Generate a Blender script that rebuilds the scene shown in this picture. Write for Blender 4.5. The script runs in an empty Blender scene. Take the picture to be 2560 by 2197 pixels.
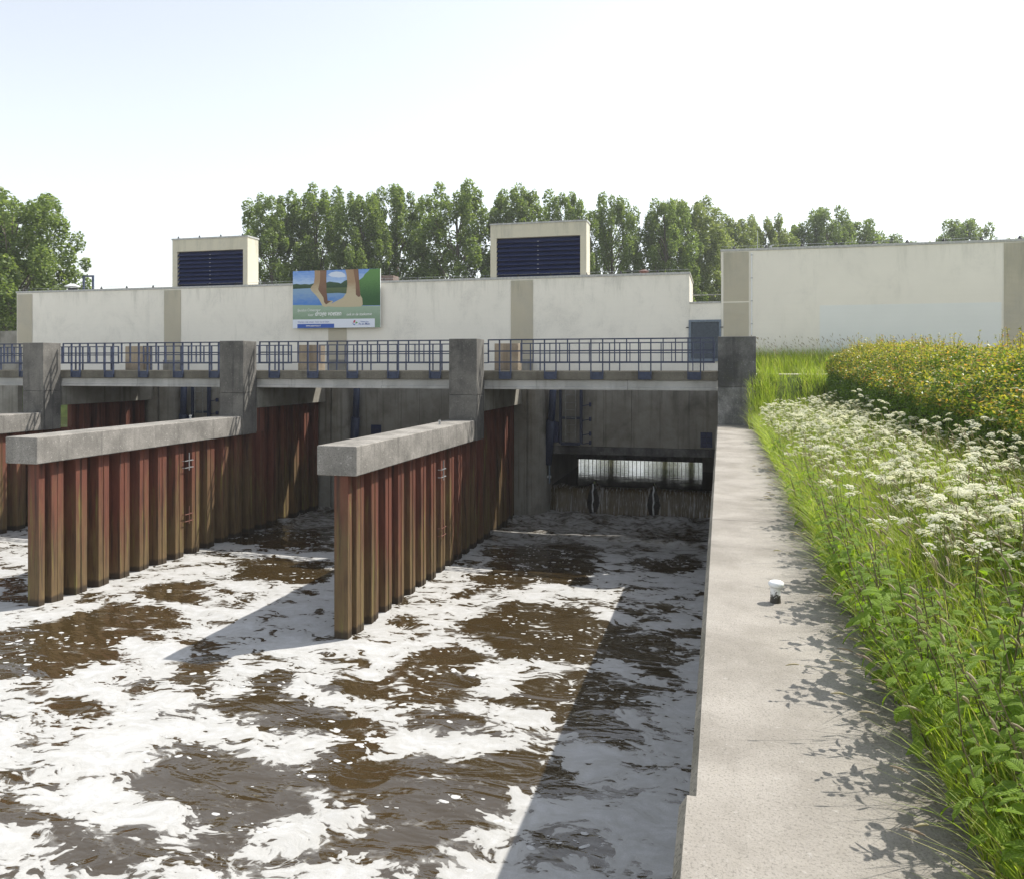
import bpy, bmesh, math, random
import numpy as np
from mathutils import Vector, Matrix, noise

scene = bpy.context.scene
R = math.radians
rng = np.random.default_rng(7)
random.seed(7)

# ------------------------------------------------------------------ camera
cam_data = bpy.data.cameras.new('camera')
cam = bpy.data.objects.new('camera', cam_data)
scene.collection.objects.link(cam)
cam_data.sensor_width = 36.0
cam_data.lens = 28.12
cam_data.shift_y = -0.0711
cam_data.clip_end = 5000
cam.location = (0, 0, 1.75)
cam.rotation_euler = (R(90), 0, 0.2558)
scene.camera = cam

# ------------------------------------------------------------------ sky, sun, exposure
SUN = Vector((2.46, 2.0, 4.28)).normalized()
world = bpy.data.worlds.new('World'); scene.world = world; world.use_nodes = True
wn = world.node_tree.nodes; wl = world.node_tree.links
sky = wn.new('ShaderNodeTexSky'); sky.sky_type = 'NISHITA'; sky.sun_disc = False
sky.sun_elevation = math.asin(SUN.z); sky.sun_rotation = math.atan2(SUN.x, SUN.y)
sky.altitude = 0; sky.air_density = 1.25; sky.dust_density = 0.7; sky.ozone_density = 1.0
wn['Background'].inputs['Strength'].default_value = 0.15
hs = wn.new('ShaderNodeHueSaturation'); hs.inputs['Saturation'].default_value = 0.36   # hazy, whitish summer sky
wl.new(sky.outputs[0], hs.inputs['Color']); wl.new(hs.outputs[0], wn['Background'].inputs[0])
sd = bpy.data.lights.new('sun', 'SUN'); sun = bpy.data.objects.new('sun', sd)
scene.collection.objects.link(sun)
sd.energy = 4.3; sd.angle = R(0.53); sd.color = (1.0, 0.955, 0.88)
sun.rotation_euler = SUN.to_track_quat('Z', 'Y').to_euler(); sun.location = (30, 25, 60)
vs = scene.view_settings
vs.view_transform = 'Standard'; vs.look = 'None'; vs.gamma = 1; vs.use_curve_mapping = False
vs.exposure = 0.58

ZW = -4.28      # downstream water
ZU = -3.13      # upstream water
DX = -8.588     # pier spacing

# ------------------------------------------------------------------ helpers
def link(o): scene.collection.objects.link(o); return o

def tag(o, label=None, cat=None, group=None, kind=None):
    if label: o['label'] = label
    if cat: o['category'] = cat
    if group: o['group'] = group
    if kind: o['kind'] = kind
    return o

def empty(name, loc, label, cat, group=None):
    o = link(bpy.data.objects.new(name, None)); o.location = loc; o.empty_display_size = .2
    return tag(o, label, cat, group)

def put(name, mesh, parent=None, mat=None, loc=None, bevel=0, smooth=False):
    o = link(bpy.data.objects.new(name, mesh))
    if mat is not None and not mesh.materials: mesh.materials.append(mat)
    if loc is not None: o.location = loc
    if parent is not None:
        o.parent = parent
        if loc is None: o.location = -parent.location
    if bevel:
        m = o.modifiers.new('bevel', 'BEVEL'); m.width = bevel; m.segments = 2; m.limit_method = 'ANGLE'
    if smooth:
        mesh.polygons.foreach_set('use_smooth', [True]*len(mesh.polygons))
    return o

class MB:
    """collects shapes, builds ONE mesh; coordinates are world coordinates unless stated"""
    def __init__(s): s.v = []; s.f = []; s.mi = []
    def add(s, vs_, fs, mi=0):
        b = len(s.v); s.v += [tuple(p) for p in vs_]
        for f in fs: s.f.append(tuple(b+i for i in f)); s.mi.append(mi)
        return s
    def box(s, x0, x1, y0, y1, z0, z1, mi=0):
        return s.add([(x0,y0,z0),(x1,y0,z0),(x1,y1,z0),(x0,y1,z0),(x0,y0,z1),(x1,y0,z1),(x1,y1,z1),(x0,y1,z1)],
            [(0,3,2,1),(4,5,6,7),(0,1,5,4),(1,2,6,5),(2,3,7,6),(3,0,4,7)], mi)
    def prism(s, pts, z0, z1, mi=0):          # plan polygon (ccw) extruded in z
        n = len(pts)
        vv = [(x,y,z0) for x,y in pts]+[(x,y,z1) for x,y in pts]
        return s.add(vv, [tuple(range(n-1,-1,-1)), tuple(range(n,2*n))]+[(i,(i+1)%n,n+(i+1)%n,n+i) for i in range(n)], mi)
    def prism_x(s, pts, x0, x1, mi=0):        # (y,z) profile extruded along x
        n = len(pts)
        vv = [(x0,y,z) for y,z in pts]+[(x1,y,z) for y,z in pts]
        return s.add(vv, [tuple(range(n)), tuple(range(2*n-1,n-1,-1))]+[((i+1)%n,i,n+i,n+(i+1)%n) for i in range(n)], mi)
    def prism_y(s, pts, y0, y1, mi=0):        # (x,z) profile extruded along y
        n = len(pts)
        vv = [(x,y0,z) for x,z in pts]+[(x,y1,z) for x,z in pts]
        return s.add(vv, [tuple(range(n)), tuple(range(2*n-1,n-1,-1))]+[((i+1)%n,i,n+i,n+(i+1)%n) for i in range(n)], mi)
    def tube(s, path, rad, n=8, mi=0, cap=True):
        rings = []; path = [Vector(p) for p in path]
        rad = rad if hasattr(rad, '__len__') else [rad]*len(path)
        for i, p in enumerate(path):
            d = (path[min(i+1,len(path)-1)]-path[max(i-1,0)]).normalized()
            a = d.orthogonal().normalized() if i == 0 else (a - d*a.dot(d)).normalized()
            b = d.cross(a)
            rings.append([p+(a*math.cos(t)+b*math.sin(t))*rad[i] for t in [2*math.pi*k/n for k in range(n)]])
        vv = [q for r_ in rings for q in r_]; ff = []
        for i in range(len(path)-1):
            for k in range(n): ff.append((i*n+k, i*n+(k+1)%n, (i+1)*n+(k+1)%n, (i+1)*n+k))
        if cap: ff += [tuple(range(n-1,-1,-1)), tuple(range((len(path)-1)*n, len(path)*n))]
        return s.add(vv, ff, mi)
    def lathe(s, c, prof, n=20, mi=0):
        rings = [(c[0]+r_*math.cos(2*math.pi*k/n), c[1]+r_*math.sin(2*math.pi*k/n), c[2]+z) for r_, z in prof for k in range(n)]
        m = len(prof)
        ff = [(i*n+k, i*n+(k+1)%n, (i+1)*n+(k+1)%n, (i+1)*n+k) for i in range(m-1) for k in range(n)]
        ff += [tuple(range(n-1,-1,-1)), tuple(range((m-1)*n, m*n))]
        return s.add(rings, ff, mi)
    def mesh(s, name, mats=()):
        me = bpy.data.meshes.new(name); me.from_pydata(s.v, [], s.f)
        for m in mats: me.materials.append(m)
        if any(s.mi): me.polygons.foreach_set('material_index', s.mi)
        bm = bmesh.new(); bm.from_mesh(me); bmesh.ops.recalc_face_normals(bm, faces=bm.faces); bm.to_mesh(me); bm.free()
        return me
    def put(s, name, mat, parent=None, bevel=0, smooth=False, loc=None):
        return put(name, s.mesh(name, [mat] if not isinstance(mat, (list, tuple)) else mat), parent, None, loc, bevel, smooth)

def np_mesh(name, V, F, mats, mi=None, smooth=False):
    """V (n,3), F (m,k) with k = 3 or 4"""
    me = bpy.data.meshes.new(name); V = np.asarray(V, dtype=np.float32); F = np.asarray(F, dtype=np.int32)
    k = F.shape[1]
    me.vertices.add(len(V)); me.vertices.foreach_set('co', V.ravel())
    me.loops.add(F.size); me.loops.foreach_set('vertex_index', F.ravel())
    me.polygons.add(len(F)); me.polygons.foreach_set('loop_start', np.arange(0, F.size, k, dtype=np.int32))
    for m in mats: me.materials.append(m)
    if mi is not None: me.polygons.foreach_set('material_index', np.asarray(mi, dtype=np.int32))
    if smooth: me.polygons.foreach_set('use_smooth', np.ones(len(F), dtype=bool))
    me.update(calc_edges=True); me.validate()
    return me

def scatter(tv, tf, pos, rot, scl):
    """copies of a template (tv verts, tf faces) at pos with 3x3 rot matrices and scales -> V, F"""
    n = len(pos); tv = np.asarray(tv); tf = np.asarray(tf)
    V = np.einsum('nij,kj->nki', rot, tv)*np.asarray(scl).reshape(-1,1,1) + pos[:,None,:]
    F = tf[None] + (np.arange(n)*len(tv))[:,None,None]
    return V.reshape(-1,3), F.reshape(-1, tf.shape[1])

def rand_rot(n, tilt=math.pi, g=rng):
    """random z spin then tilt about a random horizontal axis"""
    a = g.uniform(0, 2*math.pi, n); t = g.uniform(0, tilt, n); b = g.uniform(0, 2*math.pi, n)
    def rz(a): c, s_ = np.cos(a), np.sin(a); z = np.zeros(n); o = np.ones(n); return np.stack([np.stack([c,-s_,z],-1),np.stack([s_,c,z],-1),np.stack([z,z,o],-1)],-2)
    def rx(a): c, s_ = np.cos(a), np.sin(a); z = np.zeros(n); o = np.ones(n); return np.stack([np.stack([o,z,z],-1),np.stack([z,c,-s_],-1),np.stack([z,s_,c],-1)],-2)
    return rz(b) @ rx(t) @ rz(a)

def copy_tree(o, parent=None):
    c = link(o.copy())
    if parent is not None: c.parent = parent
    for ch in o.children: copy_tree(ch, c)
    return c

def nz(x, y, s=1.0, o=0.0): return noise.noise(Vector((x*s+o, y*s-o, o*1.7)))

# ------------------------------------------------------------------ materials
def N(nt, t, ins=None, **kw):
    n = nt.nodes.new('ShaderNode'+t)
    for k, v in kw.items(): setattr(n, k, v)
    for k, v in (ins or {}).items():
        sck = n.inputs[k]
        if isinstance(v, bpy.types.NodeSocket): nt.links.new(v, sck)
        else: sck.default_value = v
    return n

def newmat(name, rough=.8, spec=.3):
    m = bpy.data.materials.new(name); m.use_nodes = True
    nt = m.node_tree; b = nt.nodes['Principled BSDF']
    b.inputs['Roughness'].default_value = rough
    b.inputs['Specular IOR Level'].default_value = spec
    return m, nt, b

def rgb(c): return (c[0], c[1], c[2], 1.0)

def pos_scaled(nt, sx=1, sy=1, sz=1, off=(0,0,0)):
    g = N(nt, 'NewGeometry')
    return N(nt, 'Mapping', {'Vector': g.outputs['Position'], 'Scale': (sx,sy,sz), 'Location': off}).outputs[0]

def noise_t(nt, vec, scale, detail=5, rough=.55, dist=0):
    return N(nt, 'TexNoise', {'Vector': vec, 'Scale': scale, 'Detail': detail, 'Roughness': rough, 'Distortion': dist}).outputs['Fac']

def ramp(nt, fac, a, b):
    return N(nt, 'MapRange', {'Value': fac, 'From Min': a, 'From Max': b, 'To Min': 0., 'To Max': 1.}, interpolation_type='SMOOTHSTEP').outputs[0]

def mix(nt, fac, a, b, mode='MIX'):
    n = N(nt, 'Mix', data_type='RGBA', blend_type=mode)
    for idx, v in ((0, fac), (6, a), (7, b)):
        if isinstance(v, bpy.types.NodeSocket): nt.links.new(v, n.inputs[idx])
        else: n.inputs[idx].default_value = v if idx == 0 else (rgb(v) if len(v) == 3 else v)
    return n.outputs[2]

def mth(nt, op, a, b=0., c=None):
    n = N(nt, 'Math', operation=op)
    for i, v in enumerate((a, b) if c is None else (a, b, c)):
        if isinstance(v, bpy.types.NodeSocket): nt.links.new(v, n.inputs[i])
        else: n.inputs[i].default_value = v
    return n.outputs[0]

def bump(nt, b, h, strength=.3, dist=.01):
    n = N(nt, 'Bump', {'Height': h, 'Strength': strength, 'Distance': dist})
    nt.links.new(n.outputs[0], b.inputs['Normal'])

def concrete(name, c1, c2, dark=(.05,.05,.045), light=None, speck=.5, streak=.4, blotch=(.52,.72), aggr=70, rough=.9, moss=0., bs=.5, soil=False):
    m, nt, b = newmat(name, rough, .15)
    p = pos_scaled(nt)
    col = mix(nt, ramp(nt, noise_t(nt, p, 1.1, 6, .6), .35, .65), c1, c2)
    sp = noise_t(nt, p, aggr, 3, .7)
    sp2 = noise_t(nt, p, aggr*.33, 3, .6)
    col = mix(nt, mth(nt, 'MULTIPLY', ramp(nt, sp, .48, .36), speck), col, tuple(c*.4 for c in c1))
    col = mix(nt, mth(nt, 'MULTIPLY', ramp(nt, sp2, .6, .74), speck), col, light or tuple(min(.85, c*1.7) for c in c2))
    st = noise_t(nt, pos_scaled(nt, 5, 5, .22), 1.0, 6, .62)
    col = mix(nt, mth(nt, 'MULTIPLY', ramp(nt, st, .5, .72), streak), col, dark)
    bl = noise_t(nt, pos_scaled(nt, 1, 1, .7, (9,3,4)), .8, 7, .65, .5)
    col = mix(nt, mth(nt, 'MULTIPLY', ramp(nt, bl, *blotch), .55), col, dark)
    if moss:
        mo = noise_t(nt, pos_scaled(nt, 1, 1, 1, (2,8,1)), 2.2, 7, .7)
        col = mix(nt, mth(nt, 'MULTIPLY', ramp(nt, mo, .5, .66), moss), col, (.07,.075,.03))
    if soil:      # soil and litter trodden out of the verge
        x = N(nt, 'SeparateXYZ', {'Vector': p}).outputs[0]
        f = mth(nt, 'ADD', x, mth(nt, 'MULTIPLY', mth(nt, 'SUBTRACT', noise_t(nt, p, 3.5, 6, .7), .5), .75))
        g2 = ramp(nt, noise_t(nt, p, 40, 4, .7), .42, .6)
        col = mix(nt, mth(nt, 'MULTIPLY', ramp(nt, f, .6, .95), mth(nt, 'MULTIPLY_ADD', g2, .5, .35)), col, (.1,.085,.055))
        col = mix(nt, mth(nt, 'MULTIPLY', ramp(nt, noise_t(nt, pos_scaled(nt, 1, .6, 1), .9, 5, .7), .5, .75), .35), col, (.2,.18,.14))
        hl = noise_t(nt, pos_scaled(nt, 1.2, 1.2, 1, (4,4,0)), 1.6, 8, .72, 1.2)
        col = mix(nt, mth(nt, 'MULTIPLY', ramp(nt, mth(nt, 'ABSOLUTE', mth(nt, 'SUBTRACT', hl, .5)), .006, .0), .35), col, (.09,.08,.07))
    nt.links.new(col, b.inputs['Base Color'])
    h = mth(nt, 'ADD', noise_t(nt, p, aggr*.8, 4, .7), mth(nt, 'MULTIPLY', noise_t(nt, p, 9, 4), 1.5))
    bump(nt, b, h, bs, .012)
    return m

M = {}
M['conc'] = concrete('concrete_aggregate', (.21,.198,.178), (.33,.31,.28), speck=.75, streak=.35, aggr=55)
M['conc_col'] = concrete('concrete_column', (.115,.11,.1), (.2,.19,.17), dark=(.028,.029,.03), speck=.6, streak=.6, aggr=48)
M['conc_warm'] = concrete('concrete_warm', (.22,.18,.135), (.33,.28,.21), dark=(.09,.07,.05), speck=.5, streak=.5)
M['conc_black'] = concrete('concrete_blackened', (.1,.1,.097), (.24,.235,.225), dark=(.035,.035,.035), light=(.42,.43,.44), speck=.55, streak=.6, blotch=(.42,.6), moss=.25)
M['curb'] = concrete('concrete_kerb', (.13,.12,.095), (.2,.185,.15), dark=(.05,.043,.03), speck=.7, streak=.35)
M['beam'] = concrete('concrete_beam', (.36,.355,.335), (.48,.47,.445), dark=(.18,.17,.14), speck=.12, streak=.35, blotch=(.6,.8))
M['conc_under'] = concrete('concrete_smooth', (.245,.232,.2), (.33,.315,.275), dark=(.08,.074,.056), speck=.15, streak=.55, moss=.15, bs=.25)
M['walk'] = concrete('concrete_walkway', (.25,.23,.2), (.35,.325,.29), dark=(.17,.155,.135), light=(.42,.4,.37), speck=.5, streak=0, aggr=85, blotch=(.5,.75), soil=True)
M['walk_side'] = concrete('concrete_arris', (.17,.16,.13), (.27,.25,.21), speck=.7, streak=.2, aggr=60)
M['conc_peel'] = concrete('concrete_peeling', (.15,.15,.145), (.34,.335,.32), dark=(.045,.045,.045), light=(.55,.55,.54), speck=.6, streak=.5, blotch=(.45,.62), moss=.2)
M['road'] = concrete('road_concrete', (.36,.33,.28), (.45,.42,.36), speck=.4, streak=0)

def plaster(name, base=(.83,.795,.71), grime=.38, top=5.5):
    m, nt, b = newmat(name, .85, .2)
    p = pos_scaled(nt)
    n1 = noise_t(nt, p, .5, 5, .6)
    col = mix(nt, ramp(nt, n1, .3, .7), tuple(c*.95 for c in base), base)
    z = N(nt, 'SeparateXYZ', {'Vector': N(nt, 'NewGeometry').outputs['Position']}).outputs[2]
    run = noise_t(nt, pos_scaled(nt, 2.3, 2.3, .3), 1.0, 9, .74)
    topf = ramp(nt, z, top-1.5, top+.1)
    f = mth(nt, 'MULTIPLY', ramp(nt, mth(nt, 'ADD', run, mth(nt, 'MULTIPLY', topf, .12)), .56, .82), grime)
    col = mix(nt, f, col, (.3,.3,.24))
    bl = noise_t(nt, pos_scaled(nt, 1, 1, .8, (3,1,7)), .75, 8, .72, .4)
    bl2 = noise_t(nt, p, 22, 4, .7)
    f2 = mth(nt, 'MULTIPLY', mth(nt, 'MULTIPLY', ramp(nt, bl, .46, .72), mth(nt, 'MULTIPLY_ADD', ramp(nt, bl2, .4, .62), .7, .3)), grime*1.2)
    col = mix(nt, f2, col, (.42,.41,.37))
    nt.links.new(col, b.inputs['Base Color'])
    w = N(nt, 'TexWave', {'Vector': p, 'Scale': 1.6, 'Distortion': .4, 'Detail': 1.}, bands_direction='Z').outputs['Fac']
    bump(nt, b, mth(nt, 'ADD', mth(nt, 'MULTIPLY', w, .4), noise_t(nt, p, 30, 4, .6)), .18, .01)
    return m
M['white'] = plaster('white_plaster')
M['white_r'] = plaster('white_plaster_clean', (.83,.79,.7), .26, 6.3)
M['patch'] = plaster('fresh_white_paint', (.78,.79,.76), .06, 9)
M['cream'] = plaster('cream_render', (.62,.58,.46), .55, 7.8)
M['rib'] = plaster('ribbed_cream', (.56,.52,.42), .5, 5.5)

def simple(name, c, rough=.5, spec=.4, var=.15, metal=0., bs=.08, sc=12):
    m, nt, b = newmat(name, rough, spec)
    p = pos_scaled(nt); n = noise_t(nt, p, sc, 5, .6)
    col = mix(nt, ramp(nt, n, .3, .7), tuple(x*(1-var) for x in c), tuple(min(1, x*(1+var)) for x in c))
    nt.links.new(col, b.inputs['Base Color']); b.inputs['Metallic'].default_value = metal
    if bs: bump(nt, b, noise_t(nt, p, sc*4, 3), bs, .005)
    return m
M['blue'] = simple('blue_paint', (.03,.042,.082), .5, .4, .25)
M['blue_dark'] = simple('blue_louvre', (.016,.026,.085), .45, .4, .2)
M['blue_grey'] = simple('blue_grey_frame', (.15,.19,.24), .5)
M['old_steel'] = simple('dull_steel', (.28,.28,.26), .6, .3, .3)
M['galv'] = simple('galvanised_steel', (.42,.43,.43), .45, .5, .2, .6)
M['trim'] = simple('roof_trim_zinc', (.42,.42,.4), .5, .4, .2)
M['black'] = simple('black_rubber', (.02,.02,.022), .6)
M['grate'] = simple('dark_grate', (.06,.07,.08), .6)
M['rustpipe'] = simple('brown_pipe', (.16,.07,.05), .6)
M['brick'] = simple('brown_block', (.17,.13,.11), .9, .2, .3, bs=.3)
M['panel'] = simple('panel_white', (.78,.79,.8), .35, .4, .03)
M['wetsteel'] = simple('wet_dark_steel', (.025,.022,.016), .25, .5, .4)
M['trunk'] = simple('grey_bark', (.16,.14,.11), .9, .2, .35, bs=.5)
M['stem'] = simple('green_stem', (.16,.2,.05), .7, .3, .3)
M['nstem'] = simple('nettle_stem', (.14,.12,.06), .7, .3, .35)

def rust():
    m, nt, b = newmat('sheet_pile_rust', .75, .25)
    p = pos_scaled(nt)
    z = N(nt, 'SeparateXYZ', {'Vector': N(nt, 'NewGeometry').outputs['Position']}).outputs[2]
    w = mth(nt, 'ADD', mth(nt, 'MULTIPLY', mth(nt, 'SUBTRACT', noise_t(nt, pos_scaled(nt, 3.0, 3.0, .55), 2.0, 8, .72), .5), 5.0), mth(nt, 'MULTIPLY_ADD', N(nt, 'ObjectInfo').outputs['Random'], 2.4, -1.2))
    zz = mth(nt, 'ADD', z, w)
    red = mix(nt, noise_t(nt, pos_scaled(nt, 2, 2, .5), 3, 6, .7), (.065,.025,.018), (.22,.08,.05))
    tan = mix(nt, noise_t(nt, pos_scaled(nt, 4, 4, .7, (4,2,0)), 2.5, 6, .7), (.065,.042,.024), (.22,.15,.07))
    col = mix(nt, ramp(nt, zz, -.9, -3.9), red, tan)
    ol = noise_t(nt, pos_scaled(nt, 9, 9, .6, (1,1,1)), 1.2, 6, .6)
    col = mix(nt, mth(nt, 'MULTIPLY', ramp(nt, ol, .52, .72), mth(nt, 'MULTIPLY', ramp(nt, zz, -.9, -2.4), .6)), col, (.2,.19,.05))
    dk = noise_t(nt, pos_scaled(nt, 7, 7, .35, (5,0,2)), 1.3, 7, .65)
    col = mix(nt, mth(nt, 'MULTIPLY', ramp(nt, dk, .47, .7), .8), col, (.035,.024,.02))
    wet = mth(nt, 'ADD', z, mth(nt, 'MULTIPLY', mth(nt, 'SUBTRACT', noise_t(nt, p, 8, 4), .5), .12))
    wf = ramp(nt, wet, ZW+.22, ZW+.12)
    col = mix(nt, mth(nt, 'MULTIPLY', wf, .8), col, (.03,.024,.018))
    nt.links.new(col, b.inputs['Base Color'])
    bump(nt, b, noise_t(nt, p, 35, 5, .7), .35, .006)
    return m
M['rust'] = rust()

def leafmat(name, c1, c2, c3=None, trans=.45, rough=.5, zlo=None, zhi=None, ctop=None, spec=.35, tint=(1.5,1.55,.7), veins=False):
    """leaf: diffuse + translucent, colour varies from leaf to leaf"""
    m = bpy.data.materials.new(name); m.use_nodes = True; nt = m.node_tree
    b = nt.nodes['Principled BSDF']; out = nt.nodes['Material Output']
    g = N(nt, 'NewGeometry'); r_ = g.outputs['Random Per Island']
    col = mix(nt, r_, c1, c2)
    if c3: col = mix(nt, ramp(nt, r_, .85, .97), col, c3)
    if ctop:
        z = N(nt, 'SeparateXYZ', {'Vector': g.outputs['Position']}).outputs[2]
        f = ramp(nt, mth(nt, 'ADD', z, mth(nt, 'MULTIPLY', mth(nt, 'SUBTRACT', r_, .5), (zhi-zlo)*.9)), zlo, zhi)
        col = mix(nt, f, col, ctop)
    if veins:     # side veins and quilted surface of a nettle leaf
        xyz = N(nt, 'SeparateXYZ', {'Vector': N(nt, 'TexCoord').outputs['Object']})
        ay = mth(nt, 'ABSOLUTE', xyz.outputs[1])
        wv_ = mth(nt, 'SINE', mth(nt, 'MULTIPLY', mth(nt, 'SUBTRACT', xyz.outputs[0], mth(nt, 'MULTIPLY', ay, .9)), 52.))
        mid_ = ramp(nt, ay, .02, .004)
        vn = mth(nt, 'MAXIMUM', ramp(nt, wv_, .72, .98), mid_)
        col = mix(nt, mth(nt, 'MULTIPLY', vn, .3), col, (.07,.12,.015))
        spots_ = noise_t(nt, N(nt, 'TexCoord').outputs['Object'], 7, 5, .7)
        col = mix(nt, mth(nt, 'MULTIPLY', ramp(nt, spots_, .55, .72), .4), col, (.2,.22,.04))
        bump(nt, b, mth(nt, 'SUBTRACT', wv_, mth(nt, 'MULTIPLY', vn, 1.5)), .6, .004)
    nt.links.new(col, b.inputs['Base Color']); b.inputs['Roughness'].default_value = rough
    b.inputs['Specular IOR Level'].default_value = spec
    t = N(nt, 'BsdfTranslucent', {'Color': mix(nt, .5, col, (1.,1.,.25), 'MULTIPLY')})
    tc = mix(nt, 1.0, col, tint, 'MULTIPLY'); nt.links.new(tc, t.inputs['Color'])
    mx = N(nt, 'MixShader', {0: trans, 1: b.outputs[0], 2: t.outputs[0]})
    nt.links.new(mx.outputs[0], out.inputs['Surface'])
    return m
M['poplar'] = leafmat('poplar_leaf', (.12,.17,.055), (.22,.28,.11), (.28,.33,.17), .48, .5)
M['poplar2'] = leafmat('poplar_leaf_yellow_hazed', (.15,.19,.08), (.26,.3,.14), (.31,.33,.19), .45, .45)  # yellowish leaf, with distance haze put into its paler colour
M['hedge'] = leafmat('hedge_leaf', (.055,.105,.018), (.15,.23,.04), None, .4, .4)
M['hedge_top'] = leafmat('hedge_young_leaf', (.22,.26,.035), (.42,.33,.08), (.5,.25,.1), .45, .4)
M['grass'] = leafmat('grass_blade', (.19,.27,.03), (.35,.43,.07), (.5,.47,.22), .5, .45)
M['stalk'] = leafmat('grass_stalk', (.3,.28,.13), (.42,.38,.2), None, .3, .6)
M['seed'] = leafmat('grass_seed_head', (.26,.2,.14), (.42,.38,.24), None, .25, .7)
M['nettle'] = leafmat('nettle_leaf', (.12,.21,.02), (.26,.38,.045), (.38,.42,.08), .42, .5, spec=.25, veins=True)
M['parsley_leaf'] = leafmat('cow_parsley_leaf', (.13,.21,.025), (.24,.33,.05), None, .5, .5)
M['umbel'] = leafmat('cow_parsley_flower', (.72,.72,.56), (.86,.85,.74), None, .5, .7, spec=.1, tint=(1,1,.85))

def ground_mat():
    m, nt, b = newmat('ground_soil_and_turf', .95, .1)
    p = pos_scaled(nt)
    col = mix(nt, ramp(nt, noise_t(nt, p, 1.4, 6), .35, .65), (.05,.075,.015), (.09,.12,.025))
    col = mix(nt, ramp(nt, noise_t(nt, p, 9, 5, .7), .55, .75), col, (.07,.05,.03))
    nt.links.new(col, b.inputs['Base Color']); bump(nt, b, noise_t(nt, p, 25, 5), .6, .05)
    return m
M['ground'] = ground_mat()
# ================================================================== SETTING
def smooth01(a, b, x):
    t = min(1, max(0, (x-a)/(b-a))); return t*t*(3-2*t)

def bank(x, y):
    """height of the land right of the walkway"""
    z = -.04 + .30*smooth01(.95, 3.0, x) + .5*smooth01(2.8, 6.5, x) + .03*nz(x, y, .9)
    up = smooth01(23.2, 25.3, y - .25*min(4, max(0, x-1)))
    z = z*(1-up) + up*1.44
    return z + .3*smooth01(30.3, 32.2, y)*(1 if y < 40 else 0)

def land(x, y):
    if x > .93 and y < 40.5: return bank(x, y)
    if -75 < x < .93 and y < 61: return -6.5
    if y >= 61: return -6.5 + 5.3*smooth01(61, 66, y) + .3*smooth01(70, 110, y)
    return 1.2 if x < 0 else 1.2-2.1*smooth01(41, 60, y)
gx = sorted(set([-2500,-1200,-600,-300,-150,-100,-76,-74.9,-60,-40,-20,-10,-4,.9,.96] + [round(.96+.2*i,2) for i in range(1,40)] + [9,10,12,15,20,30,45,70,120,250,600,1200,2500]))
gy = sorted(set([-400,-200,-100,-60,-40,-25,-15,-10,-6,-3] + [round(-2+.3*i,2) for i in range(118)] + [34,36,38,40.4,40.6,45,50,55,60.9,61.5,62.5,63.5,65,66.5,70,80,100,140,200,350,600,1200,2600]))
V = [(x, y, land(x, y)) for y in gy for x in gx]; nx = len(gx)
F = [(j*nx+i, j*nx+i+1, (j+1)*nx+i+1, (j+1)*nx+i) for j in range(len(gy)-1) for i in range(nx-1)]
g = put('ground', np_mesh('ground', V, F, [M['ground']], smooth=True)); tag(g, 'grassy earth bank and land round the channel', None, None, 'structure')

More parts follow.
